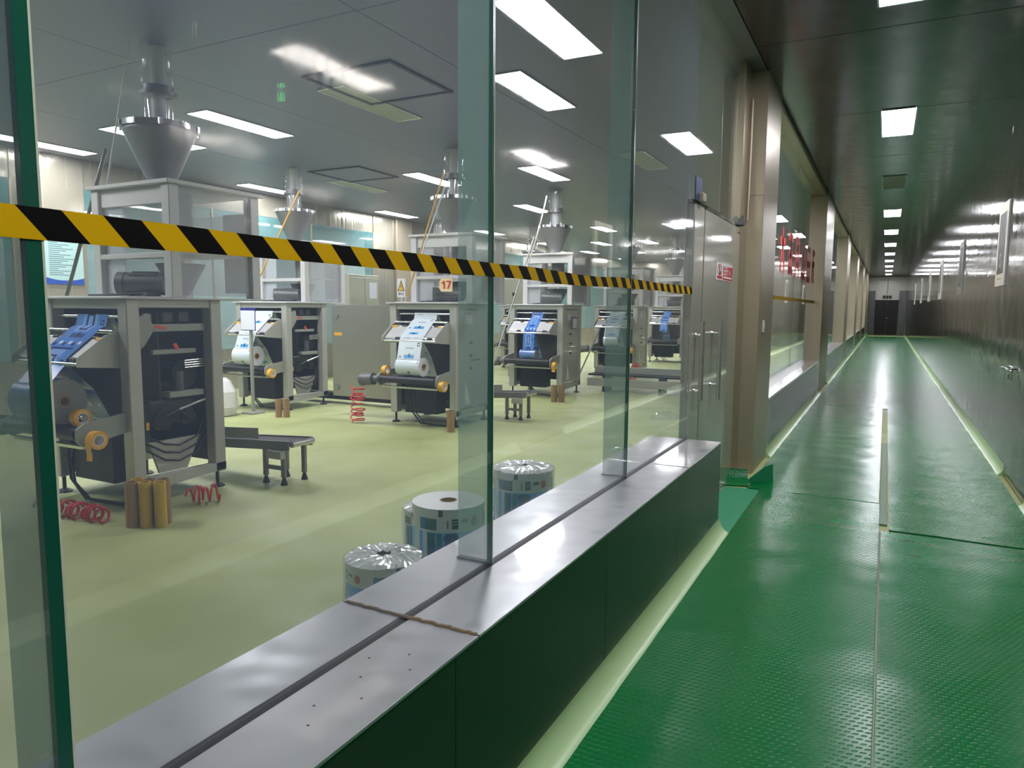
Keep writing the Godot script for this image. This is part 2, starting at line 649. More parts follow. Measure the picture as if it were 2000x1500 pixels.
func room() -> void:
	var fl := setting("floor", "pale green epoxy floor of corridor and factory hall")
	put("slab", sh().span(-12.6, 1.3, -0.2, 0.0, -47.8, 6.2), M.epoxy, fl)
	# ceiling of separate sheets, joints left open between them
	var ce := setting("ceiling", "dark glossy metal panel ceiling over corridor and factory hall")
	put("backing", sh().span(-12.6, 1.3, 3.47, 3.6, -47.8, 6.2), M.black_gap, ce)
	var z := 6.0
	while z > -47.5:
		var z1 := maxf(z - 2.38, -47.6)
		put("ceiling_panel", sh().span(-0.985, 1.0, UP, UP + 0.03, z - 0.004, z1 + 0.004, 0.002), M.ceiling_panel, ce)
		z = z1
	z = 6.0
	while z > -47.5:
		var z1 := maxf(z - 5.0, -47.6)
		var x := -0.989
		while x > -12.4:
			var x1 := maxf(x - 2.3, -12.5)
			put("ceiling_panel", sh().span(x1 + 0.003, x - 0.003, UP, UP + 0.03, z - 0.003, z1 + 0.003, 0.002), M.factory_ceiling_panel, ce)
			x = x1
		z = z1
	var wf := setting("wall_front", "wall closing the corridor and hall behind the camera")
	put("sheet", sh().span(-12.6, 1.3, 0.0, 3.47, 6.0, 6.2), M.column_steel, wf)
	# ceiling hatches by the dull lamps
	for h in [[-4.15, -5.35, "dark square ceiling hatch beside the nearest unlit factory light"], [-7.25, -8.7, "dark square ceiling hatch beside the farther unlit factory light"]]:
		var o := thing("ceiling_hatch", h[2], "hatch", Vector3(h[0], UP, h[1]))
		var f := sh()
		for s in [-1, 1]:
			f.box(Vector3(s * 0.46, -0.008, 0), Vector3(0.04, 0.016, 0.96), 0.004)
			f.box(Vector3(0, -0.008, s * 0.46), Vector3(0.88, 0.016, 0.04), 0.004)
		put("frame", f, M.dark_metal, o)
		put("cover", sh().box(Vector3(0, -0.003, 0), Vector3(0.86, 0.006, 0.86)), M.factory_ceiling_panel, o)


func cove(a: float, b: float, x: float, dir: float, called: String, parent: Node3D) -> void:
	# a hollow quarter-round between wall face x and floor, dir points into the corridor
	var s := sh()
	var w := 0.075
	var h := 0.10
	var pts := []
	for k in 9:
		var f := PI / 2 * k / 8
		pts.append(Vector2(w * (1.0 - sin(f)), h * (1.0 - cos(f))))
	# pts run from (w, 0) on the floor up to (0, h) on the wall
	var outline := pts.duplicate()
	outline.append(Vector2(-0.01, h))
	outline.append(Vector2(-0.01, -0.004))
	outline.append(Vector2(w, -0.004))
	var o := Vector3(x, 0.003, maxf(a, b))
	var ax := Vector3(dir, 0, 0)
	var len := absf(a - b)
	var zz := Vector3(0, 0, -len)
	for k in 8:
		var p: Vector2 = pts[k]
		var q: Vector2 = pts[k + 1]
		var f0 := PI / 2 * k / 8
		var f1 := PI / 2 * (k + 1) / 8
		var n0 := (ax * sin(f0) + Vector3.UP * cos(f0)).normalized()
		var n1 := (ax * sin(f1) + Vector3.UP * cos(f1)).normalized()
		var A := o + ax * p.x + Vector3.UP * p.y
		var B := o + ax * q.x + Vector3.UP * q.y
		s.tri(A, B, B + zz, n0, n1, n1)
		s.tri(A, B + zz, A + zz, n0, n1, n0)
	for e in [Vector3.ZERO, zz]:
		var c: Vector3 = o + Vector3(0, -0.003, 0) + e
		for k in 8:
			s.tri(c, o + ax * pts[k].x + Vector3.UP * pts[k].y + e, o + ax * pts[k + 1].x + Vector3.UP * pts[k + 1].y + e, Vector3(0, 0, 1 if e == Vector3.ZERO else -1), Vector3(0, 0, 1 if e == Vector3.ZERO else -1), Vector3(0, 0, 1 if e == Vector3.ZERO else -1))
	put(called, s, M.cove_epoxy, parent)


const XO := -0.889
const XG := -1.119
const XB := -1.338
const SILL := 0.607
const XC := -0.977


func glass_front() -> void:
	# the low wall under the glass
	var w := setting("wall_left", "low steel-clad wall with a wide brushed steel sill under the factory glass")
	put("core", sh().span(XB + 0.004, XO - 0.004, 0.0, SILL - 0.004, 5.9, -4.598), M.black_gap, w)
	var seams := [5.9, 3.9, 1.9, 0.35, -1.42, -2.5, -3.56, -4.6]
	for k in seams.size() - 1:
		put("cladding_panel", sh().span(XO - 0.004, XO, 0.02, SILL - 0.002, seams[k] - 0.0015, seams[k + 1] + 0.0015, 0.001), M.cladding_steel, w)
		put("cladding_panel", sh().span(XB + 0.004, XB, 0.02, SILL - 0.002, seams[k] - 0.0015, seams[k + 1] + 0.0015, 0.001), M.cladding_steel, w)
	put("end_panel", sh().span(XB + 0.002, XO, 0.0, SILL - 0.001, -4.6, -4.604), M.cladding_steel, w)
	var sills := [5.9, 1.2, -1.53, -3.76, -4.606]
	for k in sills.size() - 1:
		put("sill_plate", sh().span(XG + 0.016, XO + 0.003, SILL - 0.003, SILL, sills[k] - 0.003, sills[k + 1] + 0.003, 0.0015), M.sill_steel, w)
		put("sill_plate", sh().span(XB - 0.003, XG - 0.016, SILL - 0.003, SILL, sills[k] - 0.003, sills[k + 1] + 0.003, 0.0015), M.sill_steel, w)
		put("sill_lip", sh().span(XO, XO + 0.003, SILL - 0.008, SILL - 0.001, sills[k] - 0.003, sills[k + 1] + 0.003), M.sill_steel, w)
	put("glass_channel", sh().span(XG - 0.016, XG + 0.016, SILL - 0.006, SILL - 0.002, 5.9, -4.6), M.black_gap, w)
	# ragged putty in the sill joint
	var rng := RandomNumberGenerator.new()
	rng.seed = 5
	var p := []
	var x := XO - 0.005
	while x > XB + 0.01:
		if absf(x - XG) > 0.018:
			p.append(Vector3(x, SILL + 0.0005, -1.53 + rng.randf_range(-0.004, 0.004)))
		x -= 0.012
	put("putty", sh().tube(p, 0.0055, 6), M.caulk, w)
	p = []
	x = XO - 0.005
	while x > XG + 0.03:
		p.append(Vector3(x, SILL, -3.76 + rng.randf_range(-0.002, 0.002)))
		x -= 0.02
	put("putty", sh().tube(p, 0.003, 6), M.bright_steel, w)
	for q in [[-0.985, -1.36], [-1.02, -1.22], [-0.96, -1.15], [-1.03, -1.08], [-1.06, -1.3], [-0.94, -1.3], [-0.99, -1.02]]:
		put("rust_spot", sh().cyl(Vector3(q[0], SILL - 0.001, q[1]), Vector3(q[0], SILL + 0.0004, q[1]), 0.0035, 0.003, 9), M.rust, w)
	# base cove
	var bb := setting("baseboard_left", "pale green epoxy cove along the foot of the low wall")
	var marks := [5.9, 2.4, -0.9, -4.66]
	for k in marks.size() - 1:
		cove(marks[k] - 0.002, marks[k + 1] + 0.002, XO, 1.0, "cove", bb)
	# the panes, each with a stiffening fin at the joint
	var win := setting("window_1", "tall frameless glass panes between corridor and factory with glass fins at the joints")
	var joints := [5.9, 3.52, 2.13, 0.75, -0.617, -2.0, -3.39, -4.62]
	for k in joints.size() - 1:
		put("pane", sh().span(XG - 0.006, XG + 0.006, SILL - 0.004, UP, joints[k] - 0.004, joints[k + 1] + 0.004), M.window_glass, win)
		if k:
			var sw := 0.011 if k == 4 else 0.005
			put("glass_fin", sh().span(XG - 0.118, XG - 0.008, SILL, UP, joints[k] - 0.008, joints[k] + 0.008), M.near_fin_glass if k == 4 else M.fin_glass, win)
			put("sealant", sh().span(XG - 0.0085, XG + 0.0065, SILL, UP, joints[k] - sw, joints[k] + sw), M.seal, win)
			put("glass_edge", sh().span(XG - 0.0085, XG + 0.0068, SILL, UP, joints[k] - sw, joints[k] - sw - 0.0035), M.pale_edge, win)
			put("fin_shoe", sh().span(XG - 0.122, XG - 0.008, SILL, SILL + 0.006, joints[k] - 0.012, joints[k] + 0.012), M.door_steel, win)
	put("pane", sh().span(XG - 0.006, XG + 0.006, 2.13, UP, -4.63, -6.49), M.transom_glass, win)
	# the door beside it
	var d := setting("door_1", "steel door with long bar pull handle at the end of the low wall")
	put("post", sh().span(XG - 0.05, XG + 0.012, 0.0, 2.13, -4.625, -4.885, 0.003), M.mirror_steel, d)
	put("leaf", sh().span(XG - 0.03, XG + 0.012, 0.012, 2.115, -4.915, -6.17, 0.002), M.mirror_steel, d)
	put("gap", sh().span(XG - 0.05, XG - 0.02, 0.0, 2.12, -4.88, -4.92), M.black_gap, d)
	put("jamb", sh().span(XG - 0.05, XG + 0.01, 0.0, UP, -6.18, -6.5, 0.002), M.column_steel, d)
	put("head_rail", sh().span(XG - 0.03, XG + 0.014, 2.116, 2.14, -4.6, -6.18), M.door_steel, d)
	for q in [[XG + 0.075, -5.225, "leaf"], [XG + 0.059, -4.735, "post"]]:
		var hx: float = q[0]
		var hz: float = q[1]
		var bar := put("pull_handle", sh().cyl(Vector3(hx, 0.80 if q[2] == "leaf" else 0.85, hz), Vector3(hx, 1.37, hz), 0.0155, -1, 18), M.handle_steel, d)
		for y in [0.91, 1.28]:
			put("standoff", sh().cyl(Vector3(XG + 0.012, y, hz), Vector3(hx, y, hz), 0.008, -1, 12).cyl(Vector3(XG + 0.012, y, hz), Vector3(XG + 0.024, y, hz), 0.017, 0.012, 14), M.handle_steel, bar)
	put("pivot_clamp", sh().span(XG - 0.03, XG + 0.022, 2.07, 2.115, -6.08, -6.165, 0.004), M.column_steel, d)
	put("hinge_bracket", sh().span(XG + 0.0, XG + 0.05, 2.13, 2.19, -6.10, -6.18, 0.006).cyl(Vector3(XG + 0.03, 2.13, -6.14), Vector3(XG + 0.03, 2.21, -6.14), 0.016), M.motor_grey, d)
	put("track_pipe", sh().tube([Vector3(XG + 0.03, 2.2, -6.40), Vector3(XG + 0.03, 2.6, -6.42), Vector3(XG + 0.03, 3.2, -6.43)], 0.014), M.column_steel, d)
	var cap := thing("door_tag", "blue tag with pale marks clipped on top of the steel door post", "tag", Vector3(XG + 0.015, 2.13, -4.66))
	put("plate", sh().box(Vector3(0.004, 0.075, 0.0), Vector3(0.008, 0.15, 0.17), 0.002), M.tag_blue, cap)
	put("clip", sh().box(Vector3(0.02, 0.03, -0.05), Vector3(0.03, 0.055, 0.09), 0.004), M.column_steel, cap)
	# warning notice on the leaf
	var sg := thing("door_sign", "small red and white no entry sign on the steel door", "sign", Vector3(XG + 0.013, 1.665, -5.30))
	put("plate", sh().span(0, 0.003, 0, 0.125, 0.0, -0.60), M.sign_white, sg)
	put("red_field", sh().span(0.003, 0.0042, 0.006, 0.11, -0.235, -0.592), M.sign_red, sg)
	put("red_label", sh().span(0.003, 0.0042, 0.010, 0.030, -0.03, -0.20), M.sign_red, sg)
	var ring := sh()
	for k in 24:
		var f0 := TAU * k / 24
		var f1 := TAU * (k + 1) / 24
		ring.box(Vector3(0.0036, 0.075 + 0.037 * sin((f0 + f1) / 2), -0.115 + 0.07 * cos((f0 + f1) / 2)), Vector3(0.0012, 0.009, 0.020), 0.0, Basis(Vector3.RIGHT, -atan2(0.037 * cos((f0 + f1) / 2), -0.07 * sin((f0 + f1) / 2))))
	ring.box(Vector3(0.0036, 0.075, -0.115), Vector3(0.0012, 0.007, 0.13), 0.0, Basis(Vector3.RIGHT, -0.5))
	put("no_entry_ring", ring, M.sign_red, sg)
	var man := sh().box(Vector3(0.0038, 0.068, -0.115), Vector3(0.0012, 0.03, 0.022)).box(Vector3(0.0038, 0.048, -0.105), Vector3(0.0012, 0.024, 0.011)).box(Vector3(0.0038, 0.048, -0.126), Vector3(0.0012, 0.024, 0.011)).cyl(Vector3(0.0034, 0.092, -0.115), Vector3(0.0044, 0.092, -0.115), 0.009)
	put("walking_figure", man, M.sign_black, sg)
	put("lettering", strokes([["box", "grid"], ["stop"], ["man"]], 0.09, 0.058, 0.0042, Vector3(0, 0.045, -0.25), 0.10), M.sign_white, sg)
	put("small_lettering", sh().span(0.0042, 0.005, 0.018, 0.032, -0.25, -0.57), M.sign_white, sg)
	# the striped warning tape
	var tp := thing("warning_tape", "yellow and black striped warning tape stuck along the glass at eye height", "tape")
	var s := sh()
	var prev := []
	var run := 0.0
	var z := 0.35
	rng.seed = 9
	while z >= -4.70:
		var y := 1.5690 + 0.0025 * sin(z * 1.7 + 0.4) + (-0.008 if z < -2.3 and z > -3.2 else 0.0) * sin((-2.3 - z) / 0.9 * PI)
		var h := 0.0225 + 0.0012 * sin(z * 7.0)
		var lx := XG + 0.0075 + 0.001 * sin(z * 19.0)
		var a := Vector3(lx, y + h, z)
		var b := Vector3(lx, y - h, z)
		var u := (-0.593 - z) / 0.1315
		if prev:
			var nn := Vector3.RIGHT
			s.tri(prev[0], a, b, nn, nn, nn, Vector2(prev[2], 0), Vector2(u, 0), Vector2(u, 1))
			s.tri(prev[0], b, prev[1], nn, nn, nn, Vector2(prev[2], 0), Vector2(u, 1), Vector2(prev[2], 1))
			var o := Vector3(-0.0006, 0, 0)
			s.tri(prev[0] + o, a + o, b + o, -nn, -nn, -nn, Vector2(prev[2], 0), Vector2(u, 0), Vector2(u, 1))
			s.tri(prev[0] + o, b + o, prev[1] + o, -nn, -nn, -nn, Vector2(prev[2], 0), Vector2(u, 1), Vector2(prev[2], 1))
		prev = [a, b, u]
		z -= 0.04
	put("strip", s, M.tape, tp)


# stroke lettering for hand-cut or printed characters: pieces of bars in a unit square
func strokes(chars: Array, w: float, h: float, x: float, at: Vector3, step: float, fat := 0.14) -> Shape:
	var kinds := {
		"box": [[0, 0, 0, 1], [1, 0, 1, 1], [0, 1, 1, 1], [0, 0, 1, 0]], "grid": [[0, .5, 1, .5], [.5, 0, .5, 1]],
		"stop": [[.1, 1, .9, 1], [.1, .6, .9, .6], [.1, 0, .1, 1], [.6, 0, .6, .6]], "man": [[.5, 1, .45, .6], [.45, .6, .05, 0], [.45, .6, .95, 0]],
		"big": [[0, .7, 1, .7], [.5, 1, .45, .6], [.45, .6, .1, 0], [.5, .6, .95, 0]], "field": [[.05, .95, .95, .95], [.05, .05, .95, .05], [.1, .5, .9, .5], [.5, .05, .5, .95]],
		"gate": [[0, 0, 0, 1], [0, 1, 1, 1], [1, 1, 1, 0], [.3, .3, .7, .3], [.3, .3, .3, .6], [.7, .3, .7, .6]], "river": [[.1, 1, 0, 0], [.5, 1, .5, 0], [.9, 1, 1, 0]],
	}
	var s := sh()
	for k in chars.size():
		for kind in chars[k]:
			for q in kinds[kind]:
				var a := Vector3(0, q[1] * h, -q[0] * w)
				var b := Vector3(0, q[3] * h, -q[2] * w)
				var d := b - a
				s.box(at + Vector3(x, 0, -k * step) + (a + b) / 2, Vector3(0.0012, h * fat, d.length() + h * fat * 0.6), 0.0, Basis(Vector3.RIGHT, atan2(d.y, -d.z)))
	return s


func right_side() -> void:
	var w := setting("wall_right", "polished dark stainless steel panel wall on the right of the corridor")
	put("core", sh().span(1.004, 1.2, 0.0, 3.47, 6.0, -47.6), M.black_gap, w)
	var z := 5.4
	while z > -47.0:
		var z1 := z - 1.15
		if absf(z1 + 7.5) < 0.3:
			z1 = -7.5
		put("wall_panel", sh().span(1.0, 1.006, 0.0, 3.445, z - 0.0015, z1 + 0.0015, 0.001), M.corridor_steel, w)
		z = z1
	var b := setting("baseboard_right", "pale green epoxy cove along the foot of the right wall")
	for q in [[5.9, 1.0], [1.0, -3.0], [-3.0, -6.35], [-7.5, -11.5], [-11.5, -16.0], [-16.0, -22.0], [-22.0, -30.0], [-30.0, -38.0], [-38.0, -47.0]]:
		cove(q[0] - 0.002, q[1] + 0.002, 1.0, -1.0, "cove", b)
	var d := setting("door_2", "flush steel door in the right wall with a lever handle")
	put("leaf", sh().span(0.992, 1.003, 0.012, 2.15, -6.37, -7.49, 0.002), M.corridor_steel, d)
	var hd := sh()
	for s in [-1, 1]:
		hd.tube([Vector3(0.99, 0.95, -7.53 + s * 0.02), Vector3(0.955, 0.955, -7.53 + s * 0.03), Vector3(0.945, 0.955, -7.53 + s * 0.12), Vector3(0.95, 0.95, -7.53 + s * 0.22), Vector3(0.975, 0.945, -7.53 + s * 0.24)], 0.009)
		hd.box(Vector3(0.992, 0.95, -7.53 + s * 0.06), Vector3(0.006, 0.05, 0.09), 0.002)
	put("lever_handle", hd, M.bright_steel, d)
	var ky := thing("key_bunch", "small bunch of keys hanging from the lock under the lever handle", "keys", Vector3(0.985, 0.92, -7.53))
	put("ring", sh().tube(circle(Vector3(0, -0.012, 0), 0.012, Vector3.FORWARD, Vector3.UP), 0.0015, 5), M.bright_steel, ky)
	put("key", sh().box(Vector3(-0.004, -0.045, 0.004), Vector3(0.002, 0.05, 0.018), 0.0005), M.motor_grey, ky)
	put("key", sh().box(Vector3(-0.008, -0.04, -0.006), Vector3(0.002, 0.045, 0.016), 0.0005), M.dark_metal, ky)
	var names := ["nearest framed poster on the right corridor wall, dark picture in a pale border", "second framed poster along the right corridor wall", "third poster along the right corridor wall, seen at a slant", "fourth poster along the right corridor wall", "fifth poster along the right corridor wall", "sixth poster along the right corridor wall"]
	var pz := [-8.34, -12.85, -17.6, -22.2, -27.2, -33.2]
	for k in 6:
		var o := thing("wall_poster", names[k], "poster", Vector3(1.0, 1.70, pz[k]), "posters on the right corridor wall")
		put("board", sh().span(-0.016, 0.0, 0.0, 0.82, 0.0, -0.64, 0.002), M.sign_white, o)
		var s := sh()
		var nn := Vector3.LEFT
		var x := -0.0168
		s.tri(Vector3(x, 0.81, -0.63), Vector3(x, 0.81, -0.01), Vector3(x, 0.01, -0.01), nn, nn, nn, Vector2(0, 0), Vector2(1, 0), Vector2(1, 1))
		s.tri(Vector3(x, 0.81, -0.63), Vector3(x, 0.01, -0.01), Vector3(x, 0.01, -0.63), nn, nn, nn, Vector2(0, 0), Vector2(1, 1), Vector2(0, 1))
		put("print", s, M.poster[k % 3], o)
	# the lit clock display that shows only as a mirror image in the glass
	var lm := mat("led_green", Color(0.02, 0.1, 0.04), 0.5)
	lm.emission_enabled = true
	lm.emission = Color(0.0, 1.0, 0.35)
	lm.emission_energy_multiplier = 3.0
	var c := thing("led_display", "green digits of a small wall display mirrored in the factory glass", "display", Vector3(1.0, 2.635, -3.22))
	put("case", sh().span(-0.02, 0.0, -0.02, 0.125, 0.05, -0.05, 0.003), M.black_part, c)
	var g := sh()
	for k in 4:
		var y := 0.012 + k * 0.026
		if k == 2:
			g.box(Vector3(-0.021, y + 0.006, 0.006), Vector3(0.002, 0.004, 0.004)).box(Vector3(-0.021, y + 0.006, -0.006), Vector3(0.002, 0.004, 0.004))
			continue
		for q in [-0.008, 0.008]:
			g.box(Vector3(-0.021, y + 0.008, q * 1.6), Vector3(0.002, 0.018, 0.004))
			g.box(Vector3(-0.021, y + 0.008 + q, 0), Vector3(0.002, 0.003, 0.022))
	put("led_digits", g, lm, c)


func circle(c: Vector3, r: float, a: Vector3, b: Vector3, seg := 16) -> Array:
	var p := []
	for k in seg + 1:
		p.append(c + (a * cos(TAU * k / seg) + b * sin(TAU * k / seg)) * r)
	return p


func far_left() -> void:
	var w := setting("wall_back", "steel-clad left corridor wall beyond the door with columns between windows")
	var cols := [[-6.5, -7.33], [-13.4, -15.2], [-21.0, -22.4], [-28.0, -29.6], [-35.2, -36.8], [-42.0, -47.5]]
	for k in cols.size():
		var c: Array = cols[k]
		put("column", sh().span(-1.35, XC, 0.0, UP, c[0], c[1], 0.004), M.column_steel, w)
	put("column_plate", sh().span(-1.119, XC - 0.001, 2.42, UP, -6.494, -6.5, 0.002), M.column_steel, w)
	for k in cols.size() - 1:
		var a: float = cols[k][1]
		var b: float = cols[k + 1][0]
		var mid := (a + b) / 2
		for q in [[a, mid], [mid, b]]:
			put("cladding_panel", sh().span(-1.3, XC - 0.001, 0.0, 0.565, q[0] - 0.0015, q[1] + 0.0015, 0.001), M.cladding_steel, w)
		put("sill_plate", sh().span(-1.33, XC + 0.006, 0.565, 0.59, a, b, 0.003), M.sill_steel, w)
		put("head_panel", sh().span(-1.2, XC - 0.02, 3.36, UP, a, b), M.column_steel, w)
		var win := setting("window_%d" % (k + 2), "window number %d along the left corridor wall, counted from the near glass" % (k + 2))
		put("pane", sh().span(XG - 0.006, XG + 0.006, 0.59, 3.36, a, mid + 0.004), M.window_glass, win)
		put("pane", sh().span(XG - 0.006, XG + 0.006, 0.59, 3.36, mid - 0.004, b), M.window_glass, win)
		put("mullion", sh().span(XG - 0.02, XG - 0.007, 0.59, 3.36, mid - 0.012, mid + 0.012), M.column_steel, win)
		put("jamb", sh().span(-1.25, XC - 0.004, 0.59, 3.36, b + 0.0, b + 0.02), M.column_steel, win)
	var bb := setting("baseboard_back", "pale green cove along the foot of the far left corridor wall")
	for q in [[-7.3, -13.4], [-15.2, -21.0], [-21.0, -28.0], [-28.0, -35.0], [-35.0, -42.0], [-42.0, -47.4]]:
		cove(q[0], q[1] + 0.004, XC, 1.0, "cove", bb)
	# red cut-out characters and a second run of tape on the first far window
	var set := [["big"], ["field", "man"], ["gate"], ["river", "field"], ["box", "grid"], ["stop", "man"]]
	for k in 6:
		var o := tag(put("red_character", strokes([set[k]], 0.42, 0.46, XG + 0.0075, Vector3(0, 1.92, -8.75 - k * 0.78), 0.5, 0.21), M.glyph_red), "red cut-out character on the first window past the door, %s from the camera side" % ["first", "second", "third", "fourth", "fifth", "last"][k], "lettering", "red characters on the window")
	var tp := thing("warning_tape", "far strip of yellow and black tape on the first window past the door", "tape")
	var s := sh()
	var n := Vector3.RIGHT
	for k in 46:
		var z0 := -7.4 - k * 0.13
		var y := 1.585
		var x := XG + 0.0075
		for t in [[x, n], [x - 0.0006, -n]]:
			s.tri(Vector3(t[0], y + 0.023, z0), Vector3(t[0], y + 0.023, z0 - 0.13), Vector3(t[0], y - 0.023, z0 - 0.13), t[1], t[1], t[1], Vector2(k, 0), Vector2(k + 1, 0), Vector2(k + 1, 1))
			s.tri(Vector3(t[0], y + 0.023, z0), Vector3(t[0], y - 0.023, z0 - 0.13), Vector3(t[0], y - 0.023, z0), t[1], t[1], t[1], Vector2(k, 0), Vector2(k + 1, 1), Vector2(k, 1))
	put("strip", s, M.tape, tp)
	var sw := thing("wall_switch", "small white switch plate on the steel column beside the door", "switch", Vector3(XC, 1.30, -6.76))
	put("plate", sh().box(Vector3(0.005, 0, 0), Vector3(0.010, 0.11, 0.075), 0.003), M.white_paint, sw)
	put("rocker", sh().box(Vector3(0.012, 0, 0), Vector3(0.006, 0.05, 0.035), 0.002), M.pale_plastic, sw)


func far_end() -> void:
	var w := setting("wall_end", "dark panelled wall closing the far end of the corridor and hall")
	put("sheet", sh().span(-12.6, 1.3, 0.0, 3.47, -47.5, -47.8), M.machine_steel, w)
	put("side_panel", sh().span(-0.95, -0.62, 0.0, 2.6, -47.42, -47.5, 0.004), M.cladding_steel, w)
	put("side_panel", sh().span(0.62, 0.98, 0.0, 2.6, -47.42, -47.5, 0.004), M.cladding_steel, w)
	var d := setting("door_3", "dark double door at the far end of the corridor")
	for s in [-1, 1]:
		put("leaf", sh().span(s * 0.003, s * 0.6, 0.03, 2.0, -47.38, -47.44, 0.003), M.dark_metal, d)
	put("knob", sh().lathe([Vector2(0.0, 0.03), Vector2(0.03, 0.02), Vector2(0.03, 0.0)], Vector3(0.04, 1.0, -47.38), 12, Vector3(0, 0, 1)), M.bright_steel, d)
	put("lintel", sh().span(-0.65, 0.65, 2.0, 2.06, -47.36, -47.5, 0.003), M.dark_metal, d)
	var sg := thing("door_plate", "tiny dark three-block sign above the far end door", "sign", Vector3(0.0, 2.12, -47.49))
	put("plate", sh().span(-0.26, 0.26, 0.0, 0.22, 0.0, 0.02), M.grey_paint, sg)
	for k in 3:
		put("mark", sh().span(-0.22 + k * 0.16, -0.10 + k * 0.16, 0.03, 0.19, 0.02, 0.026), M.sign_black, sg)
	var cl := thing("door_closer", "pale bar and hanging rod on the wall high above the far end door", "rail", Vector3(0.0, 3.2, -47.48))
	put("rail", sh().span(-0.35, 0.45, 0.0, 0.05, 0.0, 0.03, 0.004), M.white_paint, cl)
	put("rod", sh().span(-0.012, 0.012, -0.8, 0.12, -0.01, 0.006), M.dark_metal, cl)


func mat_strip(x0: float, x1: float, z0: float, z1: float, h: float, label: String, sd: int) -> void:
	# a rubber sheet with slight waves; the height varies with real relief
	var f := FastNoiseLite.new()
	f.seed = sd
	f.frequency = 0.9
	var s := sh()
	var nx := 14
	var nz := maxi(6, mini(190, int(absf(z1 - z0) / 0.055)))
	var at := func(i: int, j: int) -> Vector3:
		var x := lerpf(x0, x1, float(i) / nx)
		var z := lerpf(z0, z1, float(j) / nz)
		return Vector3(x, h + 0.0055 * f.get_noise_2d(x * 1.2, z * 2.2) + 0.0009 * f.get_noise_2d(x * 3.0 + 40.0, z * 9.0) + 0.0054, z)
	var nrm := func(i: int, j: int) -> Vector3:
		var a: Vector3 = at.call(i + 1, j) - at.call(i - 1, j)
		var b: Vector3 = at.call(i, j + 1) - at.call(i, j - 1)
		var n := a.cross(b)
		return (n if n.y > 0 else -n).normalized()
	for i in nx:
		for j in nz:
			s.tri(at.call(i, j), at.call(i + 1, j), at.call(i + 1, j + 1), nrm.call(i, j), nrm.call(i + 1, j), nrm.call(i + 1, j + 1))
			s.tri(at.call(i, j), at.call(i + 1, j + 1), at.call(i, j + 1), nrm.call(i, j), nrm.call(i + 1, j + 1), nrm.call(i, j + 1))
	for i in nx:
		for j in [0, nz]:
			var a: Vector3 = at.call(i, j)
			var b: Vector3 = at.call(i + 1, j)
			s.quad(a, b, Vector3(b.x, 0.0, b.z), Vector3(a.x, 0.0, a.z), Vector3(0, 0, signf(z0 - z1) * (1 if j == 0 else -1)))
	for j in nz:
		for i in [0, nx]:
			var a: Vector3 = at.call(i, j)
			var b: Vector3 = at.call(i, j + 1)
			s.quad(a, b, Vector3(b.x, 0.0, b.z), Vector3(a.x, 0.0, a.z), Vector3(signf(x1 - x0) * (-1 if i == 0 else 1), 0, 0))
	tag(put("floor_mat", s, M.mat_green), label, "mat", "green studded floor mats")


func mats() -> void:
	mat_strip(-0.825, 0.036, 5.5, -5.92, 0.004, "large green studded mat beside the low wall, left of the centre joint", 1)
	mat_strip(0.048, 0.95, 5.5, -5.17, 0.004, "large green studded mat in the right foreground, right of the centre joint", 2)
	mat_strip(-0.925, 0.03, -5.93, -11.8, 0.005, "green studded mat by the steel column, left of the thick batten", 3)
	mat_strip(0.095, 0.95, -5.20, -11.8, 0.007, "green studded mat along the right wall, right of the thick batten", 4)
	mat_strip(-0.925, 0.95, -11.82, -20.3, 0.004, "full-width green mat just past the straight cross joint", 5)
	mat_strip(-0.925, 0.95, -20.32, -31.5, 0.004, "full-width green mat in the far part of the corridor", 6)
	mat_strip(-0.925, 0.95, -31.52, -44.6, 0.004, "full-width green mat farthest down the corridor", 7)
	tag(put("floor_mat", sh().span(-1.10, -0.828, 0.0, 0.006, -4.62, -5.91, 0.002), M.mat_back), "smooth green mat strip on the floor before the steel door", "mat", "green floor mats by the door")
	tag(put("floor_ramp", sh().slab([Vector2(0, 0), Vector2(0, 0.06), Vector2(1.6, 0.12), Vector2(2.6, 0.12), Vector2(2.6, 0)], Vector3(-0.9, 0.002, -44.7), Vector3(0, 0, -1), Vector3.UP, -1.83), M.mat_back), "smooth green ramp in front of the far end door", "ramp")
	tag(put("joint_strip", sh().span(0.036, 0.046, 0.0, 0.009, 5.5, -5.15, 0.002), M.batten), "thin pale strip in the joint between the two foreground mats", "strip")
	tag(put("floor_batten", sh().span(0.036, 0.086, 0.0, 0.016, -5.33, -8.66, 0.003), M.batten), "wider grey-green batten covering the mat joint farther down", "batten")
	# curled-up off-cuts at the foot of the column
	var a := sh()
	var p := []
	for k in 13:
		var f := k / 12.0
		p.append(Vector3(0, 0.004 + 0.11 * pow(f, 1.6), -0.20 * f + 0.05 * f * f))
	a.sheet(p, Vector3(0.125, 0, 0), 0.004, 4.0)
	var o := tag(put("mat_scrap", a, M.mat_green), "curled green mat off-cut lying before the steel column foot", "mat scrap")
	o.position = Vector3(-1.04, 0.003, -5.95)
	o.rotation.y = 0.25
	var b := sh()
	b.slab([Vector2(-0.10, 0), Vector2(0.16, 0.0), Vector2(0.13, 0.18), Vector2(0.06, 0.15)], Vector3.ZERO, Vector3(0.85, 0.0, -0.5), Vector3(0.12, 0.95, 0.1), 0.004)
	o = tag(put("mat_scrap", b, M.mat_back), "upright smooth green mat corner folded against the column edge", "mat scrap")
	o.position = Vector3(-0.90, 0.002, -6.15)


